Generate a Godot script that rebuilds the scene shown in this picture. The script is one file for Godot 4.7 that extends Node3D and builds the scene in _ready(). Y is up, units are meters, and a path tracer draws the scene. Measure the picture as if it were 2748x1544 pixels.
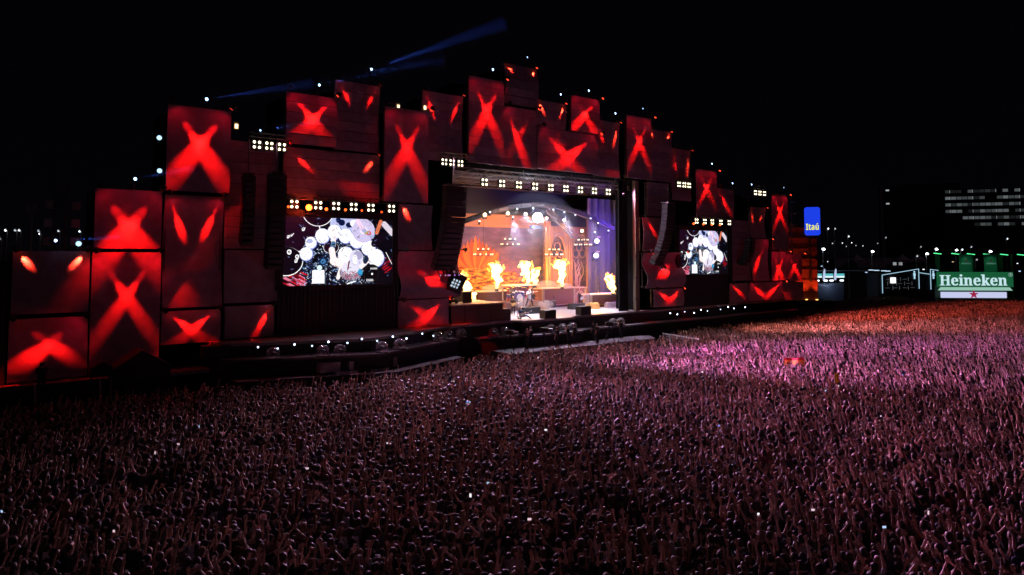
extends Node3D
# A night concert: a wide stage of lit fabric panels on a 3.8 m grid, seen from above the crowd.
# Stage coordinates: s along the front, h up, d towards the audience; sw() turns them into the world.

const PHI := 0.64745
var SB := Basis(Vector3.UP, PHI)
var P0 := Vector3(-7.09, 0.0, -54.72)
var used := {}
var mats := {}
var rng := RandomNumberGenerator.new()
const FLOOR := 3.9

func sw(s: float, h: float, d: float) -> Vector3:
	return P0 + SB * Vector3(s, h, d)

# ---------------------------------------------------------------- mesh building
class MB:
	var v := PackedVector3Array()
	var n := PackedVector3Array()
	var u := PackedVector2Array()
	var c := PackedColorArray()
	var col := Color(1, 1, 1)
	func tri(a: Vector3, b: Vector3, d: Vector3, na: Vector3, nb: Vector3, nd: Vector3, ua := Vector2.ZERO, ub := Vector2.ZERO, ud := Vector2.ZERO) -> void:
		if (b - a).cross(d - a).dot(na + nb + nd) > 0.0:
			v.append_array([a, d, b]); n.append_array([na, nd, nb]); u.append_array([ua, ud, ub])
		else:
			v.append_array([a, b, d]); n.append_array([na, nb, nd]); u.append_array([ua, ub, ud])
		c.append_array([col, col, col])
	func quad(a: Vector3, b: Vector3, d: Vector3, e: Vector3, nn: Vector3) -> void:
		tri(a, b, d, nn, nn, nn, Vector2(0, 1), Vector2(1, 1), Vector2(1, 0))
		tri(a, d, e, nn, nn, nn, Vector2(0, 1), Vector2(1, 0), Vector2(0, 0))
	func quad4(p: Array, q: Array, t: Array) -> void:
		tri(p[0], p[1], p[2], q[0], q[1], q[2], t[0], t[1], t[2])
		tri(p[0], p[2], p[3], q[0], q[2], q[3], t[0], t[2], t[3])
	func box(ctr: Vector3, s: Vector3, t := Transform3D()) -> void:
		var h := s * 0.5
		for ax in 3:
			for sg in [-1.0, 1.0]:
				var nn := Vector3.ZERO; nn[ax] = sg
				var a := Vector3.ZERO; a[(ax + 1) % 3] = h[(ax + 1) % 3]
				var b := Vector3.ZERO; b[(ax + 2) % 3] = h[(ax + 2) % 3]
				var o := ctr + nn * h[ax]
				quad(t * (o - a - b), t * (o + a - b), t * (o + a + b), t * (o - a + b), (t.basis * nn).normalized())
	func tube(a: Vector3, b: Vector3, ra: float, rb: float, k := 8, caps := true) -> void:
		var ax := (b - a).normalized()
		var p := ax.cross(Vector3.UP if absf(ax.y) < 0.9 else Vector3.RIGHT).normalized()
		var q := ax.cross(p)
		for i in k:
			var t0 := TAU * i / k; var t1 := TAU * (i + 1) / k
			var d0 := p * cos(t0) + q * sin(t0); var d1 := p * cos(t1) + q * sin(t1)
			quad4([a + d0 * ra, a + d1 * ra, b + d1 * rb, b + d0 * rb], [d0, d1, d1, d0], [Vector2.ZERO, Vector2.ZERO, Vector2.ZERO, Vector2.ZERO])
			if caps:
				tri(a, a + d0 * ra, a + d1 * ra, -ax, -ax, -ax)
				tri(b, b + d0 * rb, b + d1 * rb, ax, ax, ax)
	func ball(ctr: Vector3, r: Vector3, nu := 10, nv := 6, t := Transform3D(), lo := -PI / 2) -> void:
		for j in nv:
			for i in nu:
				var ps := []; var ns := []; var ts := []
				for k in [[i, j], [i + 1, j], [i + 1, j + 1], [i, j + 1]]:
					var la: float = lo + (PI / 2 - lo) * k[1] / nv; var lo2: float = TAU * k[0] / nu
					var d := Vector3(cos(la) * cos(lo2), sin(la), cos(la) * sin(lo2))
					ps.append(t * (ctr + d * r)); ns.append((t.basis * (d / r)).normalized()); ts.append(Vector2(float(k[0]) / nu, float(k[1]) / nv))
				quad4(ps, ns, ts)
	func disc(ctr: Vector3, nn: Vector3, r: float, k := 14) -> void:
		var p := nn.cross(Vector3.UP if absf(nn.y) < 0.9 else Vector3.RIGHT).normalized()
		var q := nn.cross(p)
		for i in k:
			var t0 := TAU * i / k; var t1 := TAU * (i + 1) / k
			tri(ctr, ctr + (p * cos(t0) + q * sin(t0)) * r, ctr + (p * cos(t1) + q * sin(t1)) * r, nn, nn, nn)
	func prism(poly: PackedVector2Array, z0: float, z1: float, t := Transform3D()) -> void:   # outline in x, y drawn out along z
		var ids := Geometry2D.triangulate_polygon(poly)
		for k in [[z0, -1.0], [z1, 1.0]]:
			var nn: Vector3 = (t.basis * Vector3(0, 0, k[1])).normalized()
			for i in range(0, ids.size(), 3):
				var a := poly[ids[i]]; var b := poly[ids[i + 1]]; var d := poly[ids[i + 2]]
				tri(t * Vector3(a.x, a.y, k[0]), t * Vector3(b.x, b.y, k[0]), t * Vector3(d.x, d.y, k[0]), nn, nn, nn)
		var area := 0.0
		for i in poly.size():
			area += poly[i].cross(poly[(i + 1) % poly.size()])
		for i in poly.size():
			var a := poly[i]; var b := poly[(i + 1) % poly.size()]
			var e := (b - a).normalized() * signf(area)
			quad(t * Vector3(a.x, a.y, z0), t * Vector3(b.x, b.y, z0), t * Vector3(b.x, b.y, z1), t * Vector3(a.x, a.y, z1), (t.basis * Vector3(e.y, -e.x, 0)).normalized())
	func add(m: ArrayMesh, t: Transform3D, cc := Color(1, 1, 1)) -> void:
		var s := m.surface_get_arrays(0)
		var vv: PackedVector3Array = s[Mesh.ARRAY_VERTEX]; var nn: PackedVector3Array = s[Mesh.ARRAY_NORMAL]
		for i in vv.size():
			v.append(t * vv[i]); n.append((t.basis * nn[i]).normalized()); u.append(Vector2.ZERO); c.append(cc)
	func out(tinted := false) -> ArrayMesh:
		var arr := []
		arr.resize(Mesh.ARRAY_MAX)
		arr[Mesh.ARRAY_VERTEX] = v; arr[Mesh.ARRAY_NORMAL] = n; arr[Mesh.ARRAY_TEX_UV] = u
		if tinted:
			arr[Mesh.ARRAY_COLOR] = c
		var m := ArrayMesh.new()
		m.add_surface_from_arrays(Mesh.PRIMITIVE_TRIANGLES, arr)
		return m

# Rounded union of tapered capsules [a, b, ra, rb], meshed as surface nets.
func nets(bones: Array, cell: float, k := 0.03, tinted := Color(1, 1, 1)) -> ArrayMesh:
	var lo := Vector3.INF; var hi := -Vector3.INF
	for b in bones:
		var r: float = maxf(b[2], b[3])
		for e in [b[0], b[1]]:
			lo = lo.min(e - Vector3.ONE * r); hi = hi.max(e + Vector3.ONE * r)
	lo -= Vector3.ONE * cell * 2.0; hi += Vector3.ONE * cell * 2.0
	var nx := int((hi.x - lo.x) / cell) + 2; var ny := int((hi.y - lo.y) / cell) + 2; var nz := int((hi.z - lo.z) / cell) + 2
	var f := PackedFloat32Array(); f.resize(nx * ny * nz); f.fill(1.0)
	for b in bones:
		var a: Vector3 = b[0]; var ab: Vector3 = b[1] - b[0]; var ra: float = b[2]; var dr: float = b[3] - b[2]
		var l2: float = maxf(ab.length_squared(), 1e-8); var m: float = maxf(b[2], b[3]) + k + cell * 1.8
		var p0: Vector3 = (b[0].min(b[1]) - Vector3.ONE * m - lo) / cell; var p1: Vector3 = (b[0].max(b[1]) + Vector3.ONE * m - lo) / cell
		for z in range(maxi(0, int(p0.z)), mini(nz, int(p1.z) + 2)):
			for y in range(maxi(0, int(p0.y)), mini(ny, int(p1.y) + 2)):
				for x in range(maxi(0, int(p0.x)), mini(nx, int(p1.x) + 2)):
					var ap := lo + Vector3(x, y, z) * cell - a
					var t := clampf(ap.dot(ab) / l2, 0.0, 1.0)
					var d := (ap - ab * t).length() - ra - dr * t
					var i := (z * ny + y) * nx + x
					var o := f[i]; var h := maxf(k - absf(o - d), 0.0) / k
					f[i] = minf(o, d) - h * h * k * 0.25
	var at := PackedInt32Array(); at.resize(nx * ny * nz); at.fill(-1)
	var vs := PackedVector3Array()
	var off := [0, 1, nx, nx + 1, nx * ny, nx * ny + 1, nx * ny + nx, nx * ny + nx + 1]
	var edges := [[0, 1], [2, 3], [4, 5], [6, 7], [0, 2], [1, 3], [4, 6], [5, 7], [0, 4], [1, 5], [2, 6], [3, 7]]
	var quads := []
	for z in nz - 1:
		for y in ny - 1:
			for x in nx - 1:
				var i := (z * ny + y) * nx + x
				var neg := 0
				for o in off:
					if f[i + o] < 0.0: neg += 1
				if neg == 0 or neg == 8: continue
				var sum := Vector3.ZERO; var cnt := 0
				for e in edges:
					var fa := f[i + off[e[0]]]; var fb := f[i + off[e[1]]]
					if (fa < 0.0) == (fb < 0.0): continue
					var t := fa / (fa - fb)
					var ca := Vector3(e[0] & 1, (e[0] >> 1) & 1, e[0] >> 2); var cb := Vector3(e[1] & 1, (e[1] >> 1) & 1, e[1] >> 2)
					sum += ca.lerp(cb, t); cnt += 1
				at[i] = vs.size()
				vs.append(lo + (Vector3(x, y, z) + sum / cnt) * cell)
				if x > 0 and y > 0 and z > 0:
					for e in [[1, nx, nx * ny], [nx, nx * ny, 1], [nx * ny, 1, nx]]:
						var inside := f[i] < 0.0
						if inside != (f[i + e[0]] < 0.0):
							quads.append([at[i], at[i - e[1]], at[i - e[1] - e[2]], at[i - e[2]], inside])
	var ns := PackedVector3Array(); ns.resize(vs.size())
	var ids := PackedInt32Array()
	for q in quads:
		if q[0] < 0 or q[1] < 0 or q[2] < 0 or q[3] < 0: continue
		var r: Vector3 = (vs[q[2]] - vs[q[0]]).cross(vs[q[3]] - vs[q[1]])
		if not q[4]: r = -r
		for j in 4: ns[q[j]] += r
		if q[4]: ids.append_array([q[0], q[2], q[1], q[0], q[3], q[2]])
		else: ids.append_array([q[0], q[1], q[2], q[0], q[2], q[3]])
	for j in ns.size(): ns[j] = ns[j].normalized()
	var mb := MB.new()
	mb.col = tinted
	for j in range(0, ids.size(), 3):
		mb.tri(vs[ids[j]], vs[ids[j + 1]], vs[ids[j + 2]], ns[ids[j]], ns[ids[j + 1]], ns[ids[j + 2]])
	return mb.out(true)

# ---------------------------------------------------------------- things and parts
func numbered(called: String) -> String:
	var k: int = used.get(called, 0)
	used[called] = k + 1
	return called if k == 0 else "%s_%03d" % [called, k]

func tag(o: Node, label: String, category := "", group := "", kind := "") -> Node:
	if label: o.set_meta("label", label)
	if category: o.set_meta("category", category)
	if group: o.set_meta("group", group)
	if kind: o.set_meta("kind", kind)
	return o

func thing(called: String, label: String, category: String, at: Transform3D, group := "") -> Node3D:
	var o := Node3D.new()
	o.name = numbered(called)
	add_child(o, true)
	o.transform = at
	tag(o, label, category, group)
	return o

func st(s: float, h: float, d: float, yaw := 0.0) -> Transform3D:
	return Transform3D(SB * Basis(Vector3.UP, deg_to_rad(yaw)), sw(s, h, d))

func wt(x: float, y: float, z: float, yaw := 0.0) -> Transform3D:
	return Transform3D(Basis(Vector3.UP, deg_to_rad(yaw)), Vector3(x, y, z))

func part(parent: Node, called: String, mesh: Mesh, m: Material, at := Transform3D()) -> MeshInstance3D:
	var o := MeshInstance3D.new()
	o.mesh = mesh
	
	for k in mesh.get_surface_count():
		o.set_surface_override_material(k, m)
	o.transform = at
	if parent == self:
		o.name = numbered(called)
	else:
		var k := 0
		while parent.has_node(NodePath(called if k == 0 else "%s_%03d" % [called, k])): k += 1
		o.name = called if k == 0 else "%s_%03d" % [called, k]
	parent.add_child(o, true)
	return o

func boxm(ctr: Vector3, s: Vector3) -> ArrayMesh:
	var mb := MB.new(); mb.box(ctr, s); return mb.out()

func tubem(a: Vector3, b: Vector3, ra: float, rb := -1.0, k := 8) -> ArrayMesh:
	var mb := MB.new(); mb.tube(a, b, ra, ra if rb < 0.0 else rb, k); return mb.out()

func structure(called: String, mesh: Mesh, m: Material, at := Transform3D()) -> MeshInstance3D:
	var o := part(self, called, mesh, m, at)
	o.set_meta("kind", "structure")
	return o

# ---------------------------------------------------------------- materials (real-world, linear base colours)
func mat(r: float, g: float, b: float, rough := 0.8, metal := 0.0) -> StandardMaterial3D:
	var key := "%f %f %f %f %f" % [r, g, b, rough, metal]
	if not mats.has(key):
		var m := StandardMaterial3D.new()
		m.albedo_color = Color(r, g, b).linear_to_srgb()
		m.roughness = rough; m.metallic = metal
		mats[key] = m
	return mats[key]

func glow(r: float, g: float, b: float, e: float) -> StandardMaterial3D:
	var key := "e%f %f %f %f" % [r, g, b, e]
	if not mats.has(key):
		var m := StandardMaterial3D.new()
		m.albedo_color = Color(0.02, 0.02, 0.02); m.roughness = 0.5
		m.emission_enabled = true
		m.emission = Color(r, g, b).linear_to_srgb(); m.emission_energy_multiplier = e
		mats[key] = m
	return mats[key]

func rough_mat(r: float, g: float, b: float, rough: float, noise_f: float, depth: float, low := 0.75, scale := 0.5) -> StandardMaterial3D:
	var m := StandardMaterial3D.new()
	m.albedo_color = Color(r, g, b).linear_to_srgb(); m.roughness = rough
	var fn := FastNoiseLite.new(); fn.frequency = noise_f; fn.seed = 7; fn.fractal_octaves = 4
	var t := NoiseTexture2D.new(); t.width = 256; t.height = 256; t.seamless = true; t.noise = fn
	var gr := Gradient.new(); gr.set_color(0, Color(low, low, low)); gr.set_color(1, Color(1, 1, 1)); t.color_ramp = gr
	m.albedo_texture = t
	m.uv1_triplanar = true; m.uv1_scale = Vector3.ONE * scale
	if depth > 0.0:
		var t2 := NoiseTexture2D.new(); t2.width = 256; t2.height = 256; t2.seamless = true; t2.noise = fn
		m.heightmap_enabled = true; m.heightmap_texture = t2; m.heightmap_scale = depth
	return m

func spot(parent: Node, at: Vector3, towards: Vector3, c: Color, e: float, angle: float, soft := 1.0, size := 0.08) -> void:
	var l := SpotLight3D.new()
	l.light_color = c; l.light_energy = e; l.spot_angle = angle; l.spot_angle_attenuation = soft
	l.spot_range = 200.0; l.spot_attenuation = 2.0; l.light_size = size; l.shadow_enabled = true
	l.name = "lamp_light"
	parent.add_child(l, true)
	l.transform = Transform3D(Basis.looking_at(towards - at, Vector3.UP if absf((towards - at).normalized().y) < 0.98 else Vector3.RIGHT), at)

func omni(parent: Node, at: Vector3, c: Color, e: float, size := 0.1) -> void:
	var l := OmniLight3D.new()
	l.light_color = c; l.light_energy = e; l.omni_range = 200.0; l.omni_attenuation = 2.0; l.light_size = size; l.shadow_enabled = true
	l.name = "lamp_light"
	parent.add_child(l, true)
	l.position = at

func lamp_col(r: float, g: float, b: float) -> Color:
	return Color(r, g, b).linear_to_srgb()

# ---------------------------------------------------------------- pictures for the screens and the cloth
func p_disc(im: Image, cx: float, cy: float, rx: float, ry: float, c: Color, inner := 0.0) -> void:
	for y in range(maxi(0, int(cy - ry)), mini(im.get_height(), int(cy + ry) + 2)):
		for x in range(maxi(0, int(cx - rx)), mini(im.get_width(), int(cx + rx) + 2)):
			var q := Vector2((x - cx) / rx, (y - cy) / ry).length()
			if q <= 1.0 and q >= inner: im.set_pixel(x, y, c)

func p_line(im: Image, a: Vector2, b: Vector2, w: float, c: Color) -> void:
	for y in range(maxi(0, int(minf(a.y, b.y) - w)), mini(im.get_height(), int(maxf(a.y, b.y) + w) + 2)):
		for x in range(maxi(0, int(minf(a.x, b.x) - w)), mini(im.get_width(), int(maxf(a.x, b.x) + w) + 2)):
			var p := Vector2(x, y)
			if p.distance_to(Geometry2D.get_closest_point_to_segment(p, a, b)) <= w: im.set_pixel(x, y, c)
func screen_picture() -> ImageTexture:   # a drummer among white drums, filmed from straight above
	var W := 512; var H := 294
	var im := Image.create(W, H, false, Image.FORMAT_RGB8)
	im.fill(Color(0.02, 0.02, 0.05))
	rng.seed = 11
	for i in 1500:
		var x := rng.randi_range(70, 420); var y := rng.randi_range(60, 290)
		var c: Color = [Color(0.05, 0.15, 0.35), Color(0.6, 0.75, 0.95), Color(0.02, 0.02, 0.06), Color(0.2, 0.3, 0.5), Color(0.9, 0.95, 1.0)][rng.randi() % 5]
		p_line(im, Vector2(x, y), Vector2(x + rng.randf_range(-9, 9), y + rng.randf_range(-7, 7)), rng.randf_range(0.6, 1.6), c)
	for i in 60:
		var y := rng.randi_range(235, 290); var x := rng.randi_range(0, 80)
		p_line(im, Vector2(x, y), Vector2(x + 24, y + 12), rng.randf_range(1, 3), [Color(0.8, 0.05, 0.1), Color(0.35, 0.0, 0.08), Color(0.9, 0.5, 0.6)][i % 3])
		p_line(im, Vector2(W - x * 0.4, y - 60), Vector2(W - x * 0.4 - 24, y - 46), rng.randf_range(1, 2), [Color(0.75, 0.05, 0.12), Color(0.1, 0.02, 0.06), Color(0.1, 0.05, 0.12)][i % 3])
	var wh := Color(1, 1, 1)
	var dk := Color(0.11, 0.03, 0.1)
	p_disc(im, 10, 8, 75, 70, Color(0.85, 0.88, 0.95))
	p_line(im, Vector2(0, 85), Vector2(85, 0), 10, Color(0.03, 0.03, 0.06))
	p_line(im, Vector2(4, 74), Vector2(78, 0), 2.5, Color(0.35, 0.75, 0.85))
	p_disc(im, 52, 62, 110, 92, wh); p_disc(im, 50, 58, 107, 88, dk)
	p_disc(im, 150, -28, 72, 66, wh); p_disc(im, 150, -30, 69, 65, Color(0.09, 0.02, 0.08))
	p_disc(im, 12, 190, 74, 62, wh); p_disc(im, 11, 188, 72, 60, Color(0.05, 0.02, 0.06))
	for q in [[85, 52, 7], [25, 150, 10], [60, 170, 9], [55, 188, 7], [20, 85, 6], [35, 78, 4]]:
		p_disc(im, q[0], q[1], q[2], q[2] * 1.1, wh, 0.55)
		p_line(im, Vector2(q[0] - 4, q[1] + 6), Vector2(q[0] + 8, q[1] - 7), 1.6, wh)
	p_disc(im, 300, 24, 95, 50, Color(0.72, 0.74, 0.9))
	for q in [[260, 18, 16, 14], [296, 28, 16, 12], [244, 8, 12, 12]]: p_disc(im, q[0], q[1], q[2], q[3], Color(0.03, 0.08, 0.25))
	p_disc(im, 318, 20, 18, 16, wh)
	for q in [[172, 80, 34], [120, 110, 27], [227, 62, 34], [280, 78, 34], [336, 96, 38], [282, 162, 38], [392, 130, 36], [430, 176, 42], [100, 158, 30]]:
		p_disc(im, q[0] + 2, q[1] + 3, q[2] + 1.5, q[2] + 1.5, Color(0.1, 0.12, 0.4))
		p_disc(im, q[0], q[1], q[2], q[2], Color(0.70, 0.74, 0.95))
		p_disc(im, q[0] - 1.5, q[1] - 1.5, q[2] - 2.5, q[2] - 2.5, wh)
		for j in 9:
			var an: float = TAU * j / 9.0 + q[0]
			var lug: Vector2 = Vector2(q[0], q[1]) + Vector2.from_angle(an) * (q[2] + 2.0)
			p_line(im, lug, lug + Vector2.from_angle(an) * 3.0, 1.2, [Color(0.02, 0.03, 0.1), Color(0.75, 0.85, 1.0)][j % 2])
		for j in 14:
			var g0: Vector2 = Vector2(q[0], q[1]) + Vector2.from_angle(rng.randf() * TAU) * q[2] * rng.randf_range(0.2, 0.85)
			p_line(im, g0, g0 + Vector2(rng.randf_range(-5, 5), rng.randf_range(-5, 5)), rng.randf_range(0.8, 2.5), Color(0.88, 0.88, 0.98))
	p_disc(im, 114, 102, 14, 10, Color(0.68, 0.7, 0.86))
	p_disc(im, 366, 52, 56, 54, Color(0.8, 0.76, 0.9)); p_disc(im, 366, 50, 20, 18, Color(0.93, 0.88, 0.97))
	p_line(im, Vector2(366, 50), Vector2(336, 8), 10, Color(0.95, 0.82, 0.93)); p_line(im, Vector2(366, 50), Vector2(410, 80), 8, Color(0.66, 0.66, 0.82))
	p_disc(im, 392, 62, 12, 9, Color(0.85, 0.2, 0.12), 0.5); p_line(im, Vector2(374, 66), Vector2(388, 56), 3, Color(0.7, 0.65, 0.2))
	p_disc(im, 212, 130, 36, 26, wh); p_disc(im, 212, 129, 34, 25, dk)
	p_line(im, Vector2(432, 60), Vector2(452, 8), 9, Color(0.85, 0.45, 0.3)); p_line(im, Vector2(470, 20), Vector2(512, 60), 14, Color(0.85, 0.8, 0.85))
	p_line(im, Vector2(420, 110), Vector2(470, 70), 16, Color(0.06, 0.03, 0.08)); p_line(im, Vector2(480, 150), Vector2(512, 205), 1.5, wh)
	# the drummer: pale arms, grey hair, patterned vest
	var sk := Color(1.0, 0.93, 0.93)
	p_line(im, Vector2(224, 60), Vector2(222, 120), 11, sk); p_line(im, Vector2(222, 112), Vector2(218, 135), 11, Color(0.3, 0.45, 0.6))
	p_line(im, Vector2(218, 116), Vector2(226, 117), 2, Color(0, 0, 0)); p_line(im, Vector2(214, 128), Vector2(226, 129), 2, Color(0, 0, 0))
	p_line(im, Vector2(215, 140), Vector2(225, 188), 14, sk); p_line(im, Vector2(225, 188), Vector2(280, 212), 19, sk)
	p_line(im, Vector2(262, 212), Vector2(246, 262), 9, sk)
	p_line(im, Vector2(352, 216), Vector2(388, 186), 12, sk); p_line(im, Vector2(376, 192), Vector2(384, 180), 10, Color(0.1, 0.15, 0.25))
	p_disc(im, 305, 240, 52, 36, Color(0.55, 0.5, 0.58)); p_disc(im, 305, 222, 44, 26, Color(0.88, 0.86, 0.93))
	for i in 160:
		var x := rng.randf_range(262, 350); var y := rng.randf_range(232, 268)
		p_line(im, Vector2(x, y), Vector2(x + rng.randf_range(-3, 3), y + 4), 1.0, [Color(0.75, 0.2, 0.3), Color(0.85, 0.8, 0.85), Color(0.3, 0.2, 0.3)][i % 3])
	p_disc(im, 332, 176, 34, 38, Color(0.86, 0.85, 0.93)); p_disc(im, 340, 164, 22, 20, Color(0.66, 0.64, 0.78)); p_disc(im, 326, 182, 12, 22, Color(0.98, 0.97, 1.0))
	p_line(im, Vector2(298, 190), Vector2(292, 224), 3, Color(0.4, 0.05, 0.08))
	p_disc(im, 352, 240, 12, 16, Color(0.2, 0.6, 0.8))
	p_disc(im, 408, 246, 44, 42, Color(0.02, 0.02, 0.03)); p_disc(im, 408, 246, 38, 36, Color(0.16, 0.16, 0.18), 0.94); p_disc(im, 411, 248, 5, 5, wh)
	for i in 6:
		p_line(im, Vector2(404 + i * 6, 220), Vector2(404 + i * 6, 227), 1.4, wh); p_line(im, Vector2(384 + i * 6, 272), Vector2(385 + i * 6, 280), 1.6, wh)
	for y in range(228, 286):
		for x in range(128, 184): im.set_pixel(x, y, wh)
	p_line(im, Vector2(184, 210), Vector2(188, 290), 3, Color(0.2, 0.25, 0.3)); p_disc(im, 160, 218, 12, 12, Color(0.85, 0.95, 1.0))
	p_disc(im, 176, 190, 20, 18, Color(0.05, 0.15, 0.3)); p_disc(im, 176, 190, 12, 11, Color(0.25, 0.5, 0.7), 0.5)
	p_line(im, Vector2(290, 290), Vector2(330, 280), 2.5, wh)
	for i in 260:   # stands, cables and glints all over
		var x := rng.randi_range(0, W); var y := rng.randi_range(0, H)
		p_line(im, Vector2(x, y), Vector2(x + rng.randf_range(-14, 14), y + rng.randf_range(-14, 14)), rng.randf_range(0.4, 0.9), [Color(0.04, 0.05, 0.14), Color(0.55, 0.65, 0.9), Color(0.12, 0.04, 0.12)][i % 3])
	return ImageTexture.create_from_image(im)

func cloth_picture() -> ImageTexture:   # painted backcloth: dim sky over burning ground, with tall curled petals of fire
	var W := 640; var H := 320
	var im := Image.create(W, H, false, Image.FORMAT_RGB8)
	var fn := FastNoiseLite.new(); fn.seed = 3; fn.frequency = 0.018; fn.fractal_octaves = 5
	var f2 := FastNoiseLite.new(); f2.seed = 9; f2.frequency = 0.05; f2.fractal_octaves = 3
	for y in H:
		for x in W:
			var k := fn.get_noise_2d(x * 0.7, y * 2.2); var q := f2.get_noise_2d(x * 0.5, y * 1.8)
			var c := Color(0.27, 0.21, 0.31).lerp(Color(0.42, 0.31, 0.42), clampf(k + 0.5, 0, 1))
			var top := 150.0 + 30.0 * k + maxf(0.0, x - 235.0) * 0.34 + maxf(0.0, 150.0 - x) * 0.2
			if y > top:
				var w := clampf(0.5 + q * 1.6 + (y - top) * 0.002, 0, 1)
				c = Color(0.45, 0.12, 0.05).lerp(Color(0.93, 0.55, 0.12), w)
				if q < -0.22: c = Color(0.28, 0.06, 0.05)
			elif y > top - 60.0 and q + (y - top) * 0.012 > -0.25:
				c = c.lerp(Color(0.60, 0.22, 0.30), 0.5)
			im.set_pixel(x, y, c)
	for i in 13:   # petals
		var t := (i - 6) / 6.0
		var base := Vector2(200 + t * 40, 172); var tip := Vector2(200 + t * 104, 58 + absf(t) * 58)
		var mid := base.lerp(tip, 0.5) + Vector2(t * 34, 0)
		for j in 60:
			var e := j / 59.0
			var p := base.lerp(mid, e).lerp(mid.lerp(tip, e), e)
			var w := 11.0 * sin(PI * clampf(0.12 + e * 0.86, 0, 1)) + 1.0
			p_line(im, p, p + Vector2(0.5, 0.5), w, Color(0.62, 0.20, 0.04).lerp(Color(0.85, 0.42, 0.08), 0.5 + 0.5 * sin(i * 2.3)))
		for j in 50:
			var e := j / 49.0
			var p := base.lerp(mid, e).lerp(mid.lerp(tip, e), e)
			p_line(im, p + Vector2(8.0 * sin(PI * e) + 1, 0), p + Vector2(8.0 * sin(PI * e) + 1, 1), 1.1, Color(0.38, 0.10, 0.04))
	return ImageTexture.create_from_image(im)
# ---------------------------------------------------------------- the front of lit panels
const ORD := ["first", "second", "third", "fourth", "fifth", "sixth", "seventh", "eighth", "ninth", "tenth", "eleventh", "twelfth", "thirteenth", "fourteenth", "fifteenth", "sixteenth", "seventeenth", "eighteenth"]
const CLOTH := Color(0.30, 0.275, 0.315)
var slat_cache := {}
var m_panel: Array[StandardMaterial3D] = []
var m_black: StandardMaterial3D
var m_metal: StandardMaterial3D
var m_lens_red: StandardMaterial3D

func bend(v: float, bulge: float, ess: bool) -> float:
	return bulge * sin(TAU * v) if ess else bulge * sin(PI * v)

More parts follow.
